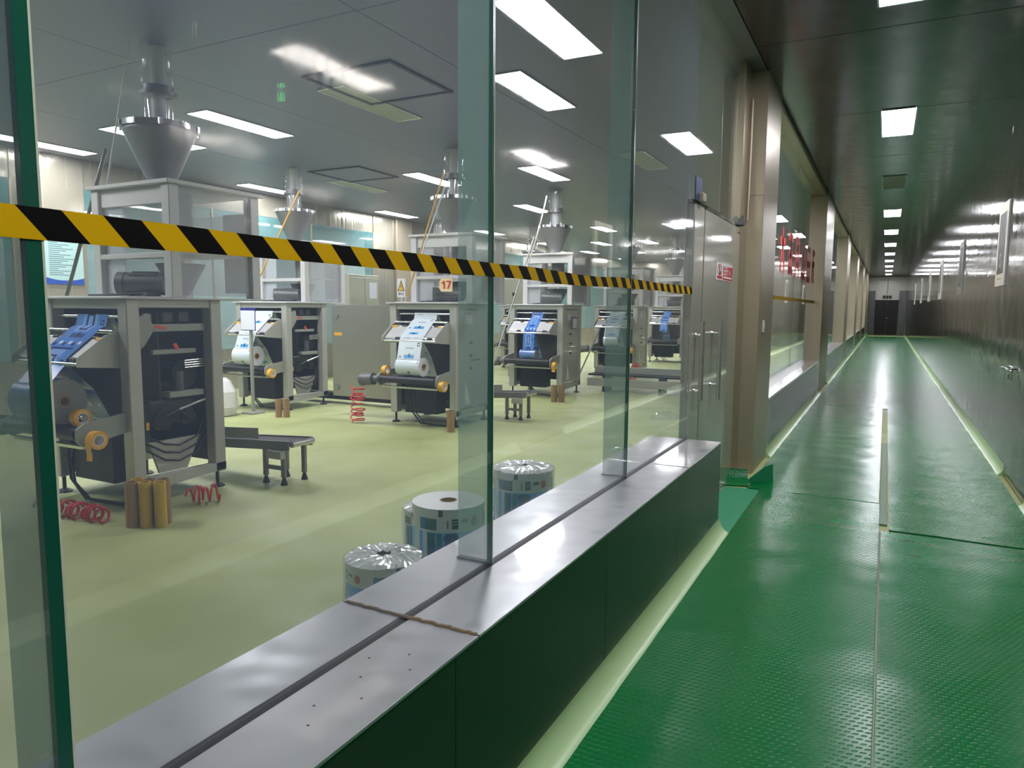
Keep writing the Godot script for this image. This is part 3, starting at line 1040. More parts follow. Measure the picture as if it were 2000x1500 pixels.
func back_wall() -> void:
	var w := setting("wall_rear", "back partition of the factory hall with steel columns and cream panels")
	put("core", sh().span(-10.3, -10.02, 0.0, 0.7, 6.0, -47.5), M.cream_panel, w)
	for q in [[6.0, 0.5], [-5.3, -6.25], [-12.62, -13.35], [-20.2, -22.0], [-28.0, -30.0]]:
		put("wall_panel", sh().span(-10.25, -10.0, 0.7, UP, q[0], q[1], 0.004), M.cream_panel, w)
	put("column", sh().span(-10.3, -9.94, 0.0, UP, -13.38, -13.98, 0.006), M.column_steel, w)
	put("head_panel", sh().span(-10.25, -10.02, 3.05, UP, 6.0, -47.5), M.cream_panel, w)
	var win := setting("window_7", "tinted glass partition along the back of the factory hall")
	for q in [[0.5, -2.4], [-2.4, -5.3], [-6.25, -8.4], [-8.4, -10.72], [-10.74, -12.62], [-13.98, -17.0], [-17.0, -20.2], [-22.0, -25.0], [-25.0, -28.0]]:
		put("pane", sh().span(-10.03, -10.01, 0.7, 3.05, q[0] - 0.004, q[1] + 0.004), M.back_glass, win)
		put("mullion", sh().span(-10.045, -9.998, 0.7, 3.05, q[1] - 0.015, q[1] + 0.015), M.column_steel, win)
	var wo := setting("wall_outer", "pale wall behind the rear glass partition")
	put("sheet", sh().span(-12.6, -12.4, 0.0, 3.47, 6.0, -47.5), M.white_paint, wo)
	for k in 6:
		lamp(-11.2, -2.0 - 4.4 * k, true, "ceiling light in the passage behind the rear glass, %s from the camera" % ["first", "second", "third", "fourth", "fifth", "sixth"][k], "passage lights", 1.0)
	# far cross wall of the machine hall
	var fw := setting("wall_cross", "pale cross wall at the far end of the machine hall")
	put("sheet", sh().span(-10.0, -1.4, 0.0, 3.47, -30.2, -30.4), M.cream_panel, fw)
	var d := setting("door_4", "white framed door in the far cross wall of the hall")
	for x in [-6.2, -5.0]:
		put("frame", sh().span(x - 0.07, x + 0.07, 0.0, 2.6, -30.12, -30.2, 0.004), M.white_paint, d)
	put("frame_head", sh().span(-6.27, -4.93, 2.6, 2.74, -30.12, -30.2, 0.004), M.white_paint, d)
	put("leaf", sh().span(-6.12, -5.08, 0.02, 2.6, -30.15, -30.2, 0.003), M.grey_paint, d)
	# notice poster on the near cream panel
	var o := thing("notice_poster", "pale blue-green notice poster with lines of text and a blue wave on the back wall", "poster", Vector3(-9.995, 1.72, -5.66))
	put("board", sh().span(0.0, 0.012, 0.0, 0.62, 0.0, -0.52, 0.002), M.sign_white, o)
	var s := sh()
	var n := Vector3.RIGHT
	s.tri(Vector3(0.013, 0.62, 0), Vector3(0.013, 0.62, -0.52), Vector3(0.013, 0, -0.52), n, n, n, Vector2(0, 0), Vector2(1, 0), Vector2(1, 1))
	s.tri(Vector3(0.013, 0.62, 0), Vector3(0.013, 0, -0.52), Vector3(0.013, 0, 0), n, n, n, Vector2(0, 0), Vector2(1, 1), Vector2(0, 1))
	put("print", s, M.notice, o)
	# tall electrical cabinets against the wall
	var cab := thing("electrical_cabinet", "tall cream electrical cabinet behind the second machine row", "cabinet", Vector3(-9.62, 0.0, -11.35))
	put("body", sh().span(-0.36, 0.0, 0.06, 2.1, 0.0, -0.95, 0.008), M.cabinet_cream, cab)
	put("plinth", sh().span(-0.34, -0.02, 0.0, 0.06, -0.02, -0.93), M.dark_metal, cab)
	for k in 2:
		var dr := put("door", sh().span(0.0, 0.012, 0.12, 2.04, -0.02 - k * 0.465, -0.465 - k * 0.465, 0.003), M.cabinet_cream, cab)
		put("latch", sh().box(Vector3(0.018, 1.1, -0.43 - k * 0.12), Vector3(0.014, 0.10, 0.025), 0.003), M.dark_metal, dr)
	put("paper_sheet", sh().span(0.012, 0.0135, 1.62, 1.95, -0.62, -0.86), M.paper, cab)
	var ctl := thing("control_box", "cream control box with a small switch behind the third machine", "box", Vector3(-7.0, 1.53, -13.3))
	put("body", sh().span(-0.3, 0.3, 0.0, 0.52, -0.2, 0.0, 0.008), M.cabinet_cream, ctl)
	put("pedestal", sh().span(-0.05, 0.05, -1.53, 0.0, -0.15, -0.05, 0.004), M.cabinet_cream, ctl)
	put("switch", sh().box(Vector3(0.1, 0.2, 0.008), Vector3(0.05, 0.07, 0.02), 0.004), M.dark_metal, ctl)


# ---------------------------------------------------------------- the packing machines
func machine(label: String, at: Vector3, film: String, closed: bool, kind := 0, roll := Vector3(0.76, 0.265, 0.12)) -> Node3D:
	# local frame: x from -0.98 to 0, the film side faces +z, the near corner post stands at the origin
	var o := thing("packing_machine", label, "machine", at, "vertical packing machines")
	var st: Material = M.machine_steel
	for p in [[-0.93, -0.05], [-0.05, -0.05], [-0.93, -0.75], [-0.05, -0.75]]:
		put("post", sh().box(Vector3(p[0], 0.81, p[1]), Vector3(0.10, 1.36, 0.10), 0.006), st, o)
		put("foot", sh().cyl(Vector3(p[0], 0.012, p[1]), Vector3(p[0], 0.14, p[1]), 0.014, -1, 10).lathe([Vector2(0.0, 0.03), Vector2(0.03, 0.024), Vector2(0.055, 0.008), Vector2(0.055, 0.0), Vector2(0.0, 0.0)], Vector3(p[0], 0.001, p[1]), 16), M.dark_metal, o)
	for z in [-0.04, -0.76]:
		put("rail", sh().span(-0.88, -0.10, 1.42, 1.49, z - 0.03, z + 0.03, 0.004), st, o)
	for x in [-0.94, -0.04]:
		put("rail", sh().span(x - 0.03, x + 0.03, 1.43, 1.49, -0.70, -0.10, 0.004), st, o)
		put("rail", sh().span(x - 0.025, x + 0.025, 0.14, 0.20, -0.70, -0.10, 0.004), st, o)
	put("top_plate", sh().span(-1.02, 0.03, 1.49, 1.505, -1.22, 0.03, 0.003), M.frame_dust, o)
	put("powder_layer", sh().span(-0.9, -0.06, 1.505, 1.511, -0.40, 0.0, 0.002), M.powder, o)
	put("back_panel", sh().span(-0.88, -0.10, 0.20, 1.42, -0.78, -0.765), M.dark_metal, o)
	put("side_panel", sh().span(-0.965, -0.95, 0.20, 1.42, -0.70, -0.10), M.dark_metal, o)
	put("inner_panel", sh().span(-0.88, -0.10, 0.52, 1.42, -0.315, -0.30), M.black_part, o)
	put("lower_panel", sh().span(-0.80, -0.32, 0.13, 0.52, -0.26, -0.06, 0.006), M.dark_metal, o)
	# film path
	var rl := [[1.365, -0.05, 0.013], [1.262, 0.02, 0.017], [1.215, 0.075, 0.011], [1.075, 0.255, 0.011], [1.045, 0.27, 0.017], [0.60, -0.06, 0.017]]
	for r in rl:
		put("roller", sh().cyl(Vector3(-0.87, r[0], r[1]), Vector3(-0.11, r[0], r[1]), r[2], -1, 14), M.bright_steel, o)
	for x in [-0.875, -0.105]:
		put("bracket", sh().slab([Vector2(0.30, 1.03), Vector2(0.30, 1.09), Vector2(0.09, 1.24), Vector2(-0.06, 1.28), Vector2(-0.06, 1.0)], Vector3(x - 0.004, 0, 0), Vector3(0, 0, 1), Vector3.UP, -0.008), st, o)
	var tilt := Basis(Vector3.RIGHT, 0.66)
	var pl := put("guide_plate", sh().box(Vector3(-0.49, 1.148, 0.165), Vector3(0.74, 0.006, 0.235), 0.002, tilt), M.plate_steel, o)
	for x in [-0.72, -0.56, -0.44, -0.26]:
		put("clip", sh().cyl(Vector3(x, 1.215, 0.075), Vector3(x + 0.06, 1.215, 0.075), 0.018, -1, 10), M.black_part, o)
		put("clip", sh().cyl(Vector3(x + 0.02, 1.075, 0.255), Vector3(x + 0.09, 1.075, 0.255), 0.017, -1, 10), M.black_part, o)
	put("roller_end", sh().cyl(Vector3(-0.20, 1.205, 0.085), Vector3(-0.11, 1.195, 0.085), 0.020, -1, 10), M.yellow_tape, o)
	if film == "film_white":
		put("roller_end", sh().cyl(Vector3(-0.87, 1.205, 0.085), Vector3(-0.79, 1.205, 0.085), 0.020, -1, 10), M.yellow_tape, o)
	var fx := -0.46 if film == "film_white" else -0.47
	var hw := 0.165 if film == "film_white" else 0.10
	if kind == 1:
		fx = -0.44
		hw = 0.18
	put("film_web", sh().sheet([Vector3(fx, roll.x + (roll.z + 0.003) * 0.78, roll.y + (roll.z + 0.003) * 0.63), Vector3(fx, 1.035, 0.289), Vector3(fx, 1.085, 0.268), Vector3(fx, 1.232, 0.082), Vector3(fx, 1.282, 0.022), Vector3(fx, 1.30, -0.02), Vector3(fx, 1.38, -0.04), Vector3(fx, 1.375, -0.07), Vector3(fx, 1.25, -0.14)], Vector3(hw, 0, 0), 0.0008, 2.4), M[film], o)
	put("film_web", sh().sheet([Vector3(fx, 1.03, 0.255), Vector3(fx, 0.85, 0.09), Vector3(fx, 0.59, -0.04), Vector3(fx, 0.58, -0.06)], Vector3(hw, 0, 0), 0.0008, 2.4), M[film], o)
	# roll arms with the unwinding shaft
	for x in [-0.90, -0.06]:
		put("roll_arm", sh().slab([Vector2(-0.05, 0.56), Vector2(-0.05, 0.70), Vector2(0.30, 0.655), Vector2(0.36, 0.62), Vector2(0.36, 0.54), Vector2(0.32, 0.50)], Vector3(x - 0.01, 0, 0), Vector3(0, 0, 1), Vector3.UP, -0.02), M.grey_paint, o)
	for z in [0.20, 0.33]:
		put("drive_roller", sh().cyl(Vector3(-0.88, 0.585, z), Vector3(-0.08, 0.585, z), 0.045, -1, 18), M.black_part, o)
	put("cross_bar", sh().box(Vector3(-0.48, 0.49, 0.30), Vector3(0.82, 0.025, 0.03), 0.004), M.bright_steel, o)
	var mo := put("drive_motor", sh().cyl(Vector3(-1.16, 0.56, 0.33), Vector3(-0.98, 0.575, 0.33), 0.075, -1, 20).cyl(Vector3(-0.98, 0.575, 0.33), Vector3(-0.90, 0.58, 0.33), 0.045, -1, 16), M.motor_grey, o)
	put("fan_cover", sh().lathe([Vector2(0.0, 0.03), Vector2(0.06, 0.024), Vector2(0.079, 0.0), Vector2(0.079, -0.03)], Vector3(-1.16, 0.56, 0.33), 20, Vector3(-1, 0, 0)), M.motor_grey, mo)
	put("cable", sh().tube([Vector3(-0.62, 0.5, 0.05), Vector3(-0.60, 0.35, 0.10), Vector3(-0.58, 0.18, 0.10), Vector3(-0.48, 0.03, 0.06), Vector3(-0.2, 0.012, -0.02), Vector3(-0.02, 0.012, -0.05)], 0.011), M.cable_black, o)
	put("cable", sh().tube([Vector3(-0.55, 0.5, 0.05), Vector3(-0.53, 0.33, 0.12), Vector3(-0.50, 0.16, 0.12), Vector3(-0.40, 0.03, 0.07), Vector3(-0.15, 0.012, 0.0)], 0.009), M.cable_black, o)
	# the side towards the corridor
	if closed:
		var sp := put("side_cover", sh().span(-0.03, -0.012, 0.22, 1.42, -0.70, -0.10, 0.004), st, o)
		put("label_plate", sh().box(Vector3(-0.009, 1.30, -0.30), Vector3(0.004, 0.11, 0.16)), M.paper, sp)
		for q in [[1.02, 0.05], [0.86, 0.04], [0.70, 0.05]]:
			put("knob", sh().cyl(Vector3(-0.012, q[0], -0.34), Vector3(0.012, q[0], -0.34), 0.016, -1, 12), M.dark_metal, sp)
		put("slot", sh().slab([Vector2(-0.22, 0.26), Vector2(-0.22, 0.55), Vector2(-0.34, 0.26)], Vector3(-0.008, 0, 0), Vector3(0, 0, 1), Vector3.UP, 0.004), M.sign_white, sp)
		put("slot_bar", sh().box(Vector3(-0.004, 0.80, -0.45), Vector3(0.02, 0.025, 0.20), 0.003), M.bright_steel, sp)
	else:
		mechanism(o)
	put("lower_rail", sh().slab([Vector2(0.0, 0.20), Vector2(-0.80, 0.20), Vector2(-0.80, 0.14), Vector2(0.0, 0.10)], Vector3(-0.012, 0, 0), Vector3(0, 0, 1), Vector3.UP, -0.012), st, o)
	# upper stage: frame, clear covers, screw feeder and hopper
	var ux := [-0.88, -0.05]
	var uz := [-0.42, -1.18]
	for x in ux:
		for z in uz:
			put("upper_post", sh().box(Vector3(x, 1.92, z), Vector3(0.085, 0.83, 0.085), 0.004), M.frame_dust, o)
	put("upper_plate", sh().span(-0.95, 0.02, 2.335, 2.365, -1.25, -0.35, 0.004), M.frame_dust, o)
	put("upper_beam", sh().span(-0.86, -0.08, 2.20, 2.335, -0.44, -0.40, 0.004), M.frame_dust, o)
	put("middle_beam", sh().span(-0.86, -0.06, 1.80, 1.84, -0.44, -0.38, 0.004), M.frame_dust, o)
	put("middle_plate", sh().span(-0.86, -0.06, 1.84, 1.85, -1.15, -0.44), M.frame_dust, o)
	put("clear_cover", sh().span(-0.045, -0.037, 1.52, 2.33, -1.14, -0.46), M.acrylic, o)
	put("clear_cover", sh().span(-0.84, -0.60, 1.52, 2.30, -0.43, -0.422), M.acrylic, o)
	put("clear_cover", sh().span(-0.84, -0.09, 1.86, 2.20, -1.17, -1.162), M.acrylic, o)
	put("back_cover", sh().span(-0.89, -0.882, 1.52, 2.33, -1.14, -0.46), M.acrylic, o)
	put("control_panel", sh().span(-0.30, -0.09, 1.55, 2.2, -1.16, -1.10, 0.006), M.dusty_steel, o)
	put("chute_cone", sh().cyl(Vector3(-0.45, 1.53, -0.80), Vector3(-0.45, 1.78, -0.80), 0.06, 0.19, 20), M.dusty_steel, o)
	put("screw_feeder", sh().cyl(Vector3(-0.45, 1.85, -0.80), Vector3(-0.45, 2.335, -0.80), 0.10, 0.11, 20), M.dusty_steel, o)
	var fm := put("feeder_motor", sh().cyl(Vector3(-0.52, 1.61, -0.36), Vector3(-0.26, 1.61, -0.52), 0.085, -1, 20).box(Vector3(-0.40, 1.53, -0.43), Vector3(0.22, 0.03, 0.12), 0.004), M.motor_grey, o)
	for k in 8:
		var f := TAU * k / 8
		var d := Vector3(0.26, 0, -0.16).normalized()
		var sd := Vector3(0.16, 0, 0.26).normalized()
		put("fin", sh().box(Vector3(-0.39, 1.61, -0.44) + (Vector3.UP * sin(f) + sd * cos(f)) * 0.088, Vector3(0.008, 0.014, 0.20), 0.0, Basis(Vector3.UP.cross(d).normalized(), Vector3.UP, d)), M.motor_grey, fm)
	put("fan_cover", sh().cyl(Vector3(-0.56, 1.61, -0.335), Vector3(-0.51, 1.61, -0.366), 0.09, -1, 20), M.motor_grey, fm)
	put("motor_lead", sh().tube([Vector3(-0.55, 1.53, -0.28), Vector3(-0.66, 1.515, -0.22), Vector3(-0.60, 1.52, -0.12), Vector3(-0.40, 1.52, -0.12), Vector3(-0.18, 1.53, -0.25)], 0.008), M.cable_black, o)
	# hopper, inlet neck and sleeve up to the ceiling
	var hx := -0.45
	var hz := -0.66
	put("hopper", sh().lathe([Vector2(0.10, 2.365), Vector2(0.10, 2.40), Vector2(0.262, 2.78), Vector2(0.268, 2.83), Vector2(0.262, 2.835), Vector2(0.10, 2.85)], Vector3(hx, 0, hz), 36), M.dusty_steel, o)
	put("hopper_rim", sh().lathe([Vector2(0.268, 2.80), Vector2(0.282, 2.80), Vector2(0.282, 2.84), Vector2(0.268, 2.84)], Vector3(hx, 0, hz), 36), M.bright_steel, o)
	for k in 10:
		var f := TAU * k / 10
		put("rim_clamp", sh().box(Vector3(hx + cos(f) * 0.285, 2.82, hz + sin(f) * 0.285), Vector3(0.02, 0.05, 0.02), 0.003), M.bright_steel, o)
	put("neck", sh().cyl(Vector3(hx, 2.84, hz), Vector3(hx, 3.07, hz), 0.10, -1, 24), M.clear_sleeve, o)
	put("clamp_ring", sh().lathe([Vector2(0.10, 3.06), Vector2(0.145, 3.06), Vector2(0.145, 3.085), Vector2(0.12, 3.09), Vector2(0.12, 3.13), Vector2(0.10, 3.13)], Vector3(hx, 0, hz), 24), M.dusty_steel, o)
	put("sleeve", sh().lathe([Vector2(0.11, 3.12), Vector2(0.125, 3.18), Vector2(0.112, 3.24), Vector2(0.124, 3.31), Vector2(0.115, 3.36), Vector2(0.12, 3.44)], Vector3(hx, 0, hz), 24), M.clear_sleeve, o)
	put("sleeve_core", sh().cyl(Vector3(hx, 2.84, hz), Vector3(hx, 3.43, hz), 0.055, -1, 16), M.pale_plastic, o)
	return o


func mechanism(o: Node3D) -> void:
	put("jaw_rail", sh().span(-0.08, -0.05, 1.255, 1.31, -0.68, -0.12, 0.004), M.grey_paint, o)
	put("jaw_bracket", sh().slab([Vector2(-0.11, 1.20), Vector2(-0.11, 1.36), Vector2(-0.16, 1.39), Vector2(-0.20, 1.38), Vector2(-0.20, 1.33), Vector2(-0.23, 1.29), Vector2(-0.20, 1.24), Vector2(-0.15, 1.17), Vector2(-0.12, 1.14)], Vector3(-0.05, 0, 0), Vector3(0, 0, 1), Vector3.UP, -0.03), M.grey_paint, o)
	put("paint_mark", sh().box(Vector3(-0.048, 1.29, -0.27), Vector3(0.004, 0.018, 0.15), 0.0, Basis(Vector3.RIGHT, -0.15)), M.orange_tag, o)
	put("paint_mark", sh().box(Vector3(-0.078, 1.14, -0.44), Vector3(0.004, 0.05, 0.03), 0.0, Basis(Vector3.RIGHT, 0.5)), M.orange_tag, o)
	put("lower_jaw_rail", sh().span(-0.11, -0.08, 1.085, 1.12, -0.62, -0.25, 0.004), M.grey_paint, o)
	for z in [-0.28, -0.42, -0.56]:
		put("heater_block", sh().box(Vector3(-0.18, 1.36, z), Vector3(0.10, 0.08, 0.09), 0.006), M.motor_grey, o)
	put("drum", sh().cyl(Vector3(-0.34, 0.92, -0.52), Vector3(-0.10, 0.92, -0.52), 0.11, -1, 20), M.dark_metal, o)
	put("air_cylinder", sh().cyl(Vector3(-0.10, 0.80, -0.47), Vector3(-0.10, 0.95, -0.47), 0.035, -1, 14), M.motor_grey, o)
	put("jaw_block", sh().span(-0.30, -0.08, 0.56, 0.74, -0.58, -0.20, 0.01), M.black_part, o)
	put("knife_plate", sh().span(-0.16, -0.06, 0.755, 0.80, -0.66, -0.36, 0.003), M.grey_paint, o)
	put("fork_arm", sh().cyl(Vector3(-0.06, 0.66, -0.42), Vector3(-0.06, 0.72, -0.68), 0.012, -1, 10), M.bright_steel, o)
	for k in 4:
		put("guide_rod", sh().cyl(Vector3(-0.07, 0.98 + k * 0.018, -0.70), Vector3(-0.07, 0.975 + k * 0.018, -0.50), 0.006, -1, 8), M.bright_steel, o)
	put("wheel", sh().cyl(Vector3(-0.10, 0.60, -0.30), Vector3(-0.06, 0.60, -0.30), 0.08, -1, 20).cyl(Vector3(-0.10, 0.60, -0.52), Vector3(-0.06, 0.60, -0.52), 0.06, -1, 20), M.dark_metal, o)
	put("link_bar", sh().tube([Vector3(-0.055, 0.62, -0.30), Vector3(-0.055, 0.66, -0.42), Vector3(-0.055, 0.58, -0.52)], 0.012), M.black_part, o)
	for q in [[0.45, 0.36, 0.52], [0.40, 0.30, 0.44], [0.50, 0.42, 0.60]]:
		put("loose_cable", sh().tube([Vector3(-0.07, q[0], -0.14), Vector3(-0.04, q[1], -0.28), Vector3(-0.06, q[1] - 0.03, -0.42), Vector3(-0.04, q[1] + 0.02, -0.56), Vector3(-0.08, q[2], -0.68)], 0.008), M.cable_black, o)
	put("chute", sh().slab([Vector2(-0.18, 0.44), Vector2(-0.62, 0.44), Vector2(-0.50, 0.20), Vector2(-0.26, 0.20)], Vector3(-0.10, 0, 0), Vector3(0, 0, 1), Vector3.UP, -0.02), M.machine_steel, o)
	put("inspection_tag", sh().box(Vector3(-0.075, 0.565, -0.175), Vector3(0.004, 0.055, 0.022)), M.yellow_tape, o)


func roll_on(label: String, at: Vector3, film: String, r: float, x0: float, x1: float, group := "") -> void:
	var o := thing("film_roll", label, "film roll", at, group)
	put("body", sh().lathe([Vector2(r, x0), Vector2(r, x1)], Vector3.ZERO, 32, Vector3.RIGHT), M[film], o)
	for q in [[x0, -1.0], [x1, 1.0]]:
		put("end", sh().lathe([Vector2(r, 0), Vector2(0.045, 0.001), Vector2(0.045, -0.05)] if q[1] > 0 else [Vector2(0.045, 0.05), Vector2(0.045, -0.001), Vector2(r, 0)], Vector3(q[0], 0, 0), 32, Vector3.RIGHT), M.pale_plastic if film == "film_white" else M.dusty_steel, o)
	put("core", sh().lathe([Vector2(0.030, x0 - 0.004), Vector2(0.044, x0 - 0.004), Vector2(0.044, x1 + 0.004), Vector2(0.030, x1 + 0.004), Vector2(0.030, x0 - 0.004)], Vector3.ZERO, 20, Vector3.RIGHT), M.cardboard, o)


func tape_roll(label: String, at: Vector3, tail: float) -> void:
	var o := thing("tape_roll", label, "tape", at)
	put("tape", sh().lathe([Vector2(0.038, -0.03), Vector2(0.062, -0.03), Vector2(0.062, 0.03), Vector2(0.038, 0.03)], Vector3.ZERO, 24, Vector3.RIGHT), M.yellow_tape, o)
	put("core", sh().lathe([Vector2(0.035, 0.031), Vector2(0.035, -0.031), Vector2(0.039, -0.031), Vector2(0.039, 0.031), Vector2(0.035, 0.031)], Vector3.ZERO, 24, Vector3.RIGHT), M.sign_white, o)
	if tail > 0.0:
		put("tail", sh().sheet([Vector3(0, 0.0, 0.062), Vector3(0.0, -0.05, 0.060), Vector3(0.004, -0.05 - tail * 0.5, 0.055), Vector3(0.01, -0.05 - tail, 0.062)], Vector3(0.03, 0, 0), 0.0008), M.yellow_tape, o)


func conveyor(label: String, at: Vector3) -> void:
	# runs out towards +x and rises a little
	var o := thing("outfeed_conveyor", label, "conveyor", at, "outfeed conveyors")
	var t := Basis(Vector3.BACK, 0.06)
	put("belt", sh().box(Vector3(-0.5, 0.315, 0), Vector3(1.15, 0.02, 0.24), 0.008, t), M.rubber, o)
	for z in [-0.13, 0.13]:
		put("side_rail", sh().box(Vector3(-0.5, 0.30, z), Vector3(1.12, 0.075, 0.012), 0.003, t), M.dusty_steel, o)
	put("end_roller", sh().cyl(Vector3(0.075, 0.342, -0.12), Vector3(0.075, 0.342, 0.12), 0.026, -1, 14), M.bright_steel, o)
	put("guard", sh().box(Vector3(-0.52, 0.39, 0.12), Vector3(0.46, 0.09, 0.01), 0.002, t), M.grey_paint, o)
	for x in [-0.22, -0.02]:
		put("leg", sh().span(x - 0.02, x + 0.02, 0.06, 0.30, 0.10, 0.13, 0.003).span(x - 0.02, x + 0.02, 0.06, 0.30, -0.13, -0.10, 0.003), M.dusty_steel, o)
		for z in [-0.115, 0.115]:
			put("foot", sh().cyl(Vector3(x, 0.0, z), Vector3(x, 0.07, z), 0.03, 0.009, 10), M.dark_metal, o)
	put("brace", sh().span(-0.22, -0.02, 0.12, 0.15, 0.10, 0.125), M.dusty_steel, o)
	put("drive_box", sh().box(Vector3(-0.06, 0.255, 0.15), Vector3(0.14, 0.07, 0.05), 0.006), M.machine_steel, o)


func machines() -> void:
	var near := Vector3(-4.667, 0, -3.17)
	machine("nearest packing machine with an open side full of dark machinery, behind the left pane", near, "film_blue", false, 1, Vector3(0.79, 0.30, 0.155))
	machine("packing machine with a clipboard post before it, left of the big steel door leaf", Vector3(-7.30, 0, -7.30), "film_white", false, 0, Vector3(0.765, 0.265, 0.135))
	machine("packing machine with the cream number plate 17 behind the second pane", Vector3(-4.52, 0, -7.24), "film_white", true, 0, Vector3(0.742, 0.265, 0.112))
	machine("packing machine with bright blue film and two white leaning pipes", Vector3(-4.64, 0, -10.68), "film_blue", true, 0, Vector3(0.70, 0.265, 0.075))
	machine("packing machine of the second row standing behind the one with number plate 17", Vector3(-7.35, 0, -11.2), "film_white", false)
	machine("packing machine seen through the last pane before the door, with white film", Vector3(-4.75, 0, -14.95), "film_white", true, 0, Vector3(0.755, 0.265, 0.125))
	machine("far packing machine in the second row beyond the blue film machine", Vector3(-7.30, 0, -15.3), "film_white", false)
	machine("farthest packing machine of the first row, near the end of the hall", Vector3(-4.80, 0, -19.2), "film_blue", false)
	# rolls on the machines
	roll_on("grey-ended blue film roll on the arms of the nearest machine", near + Vector3(-0.26, 0.79, 0.30), "film_blue", 0.155, -0.40, 0.0, "film rolls on machines")
	roll_on("white film roll on the arms of the machine in the second row", Vector3(-7.30, 0, -7.30) + Vector3(-0.30, 0.765, 0.265), "film_white", 0.135, -0.34, 0.0, "film rolls on machines")
	roll_on("white film roll on the machine with number plate 17", Vector3(-4.52, 0, -7.24) + Vector3(-0.29, 0.742, 0.265), "film_white", 0.112, -0.34, 0.0, "film rolls on machines")
	roll_on("thin blue printed film roll on the bright blue film machine", Vector3(-4.64, 0, -10.68) + Vector3(-0.34, 0.70, 0.265), "film_blue", 0.075, -0.28, 0.0, "film rolls on machines")
	roll_on("white film roll on the machine beyond the last pane", Vector3(-4.75, 0, -14.95) + Vector3(-0.30, 0.755, 0.265), "film_white", 0.125, -0.33, 0.0, "film rolls on machines")
	tape_roll("yellow tape roll with a hanging tail on the nearest machine arm", near + Vector3(0.02, 0.545, 0.27), 0.08)
	tape_roll("yellow tape roll lying behind the arm of the nearest machine", near + Vector3(-0.16, 0.68, 0.26), 0.0)
	tape_roll("yellow tape roll on the machine in the second row", Vector3(-7.30, 0, -7.30) + Vector3(0.0, 0.545, 0.30), 0.0)
	tape_roll("yellow tape roll on the right arm of machine 17", Vector3(-4.52, 0, -7.24) + Vector3(0.0, 0.53, 0.30), 0.0)
	tape_roll("yellow tape roll on the left arm of machine 17", Vector3(-4.52, 0, -7.24) + Vector3(-0.84, 0.68, 0.27), 0.0)
	tape_roll("yellow tape roll on the bright blue film machine", Vector3(-4.64, 0, -10.68) + Vector3(0.0, 0.53, 0.30), 0.04)
	tape_roll("yellow tape roll on the machine seen through the last pane", Vector3(-4.75, 0, -14.95) + Vector3(0.0, 0.56, 0.30), 0.0)
	conveyor("outfeed conveyor leaving the nearest machine towards the glass", near + Vector3(0.42, 0, -1.14))
	conveyor("outfeed conveyor leaving the machine with number plate 17", Vector3(-4.52, 0, -7.24) + Vector3(0.42, 0, -1.04))
	# the open door leaf of the machine with number 17
	var d := thing("machine_door", "large swirled steel door leaf swung open between two machines", "door", Vector3(-5.515, 0.27, -7.30))
	put("leaf", sh().span(-0.97, 0.0, 0.0, 1.2, -0.012, 0.012, 0.004), M.swirl_steel, d)
	for y in [0.18, 1.0]:
		put("hinge", sh().cyl(Vector3(0.0, y - 0.05, 0.014), Vector3(0.0, y + 0.05, 0.014), 0.014, -1, 10), M.dark_metal, d)
	for y in [0.12, 1.06]:
		put("latch", sh().cyl(Vector3(-0.90, y, 0.012), Vector3(-0.90, y, 0.022), 0.045, -1, 18), M.dusty_steel, d)
	put("smear", sh().span(-0.93, -0.80, 0.80, 0.84, 0.012, 0.0128), M.yellow_tape, d)


func curl(c: Vector3, along: Vector3, r: float, turns: int, length: float, sd: int) -> Array:
	var rng := RandomNumberGenerator.new()
	rng.seed = sd
	var p := []
	var side := along.cross(Vector3.UP).normalized()
	var up := side.cross(along).normalized()
	for k in turns * 12 + 1:
		var f := TAU * k / 12.0
		var rr := r * (1.0 + 0.25 * sin(f * 0.37 + sd))
		p.append(c + along * (length * k / (turns * 12.0) + 0.015 * sin(f * 0.23)) + side * cos(f) * rr + up * (sin(f) * rr + r))
	return p


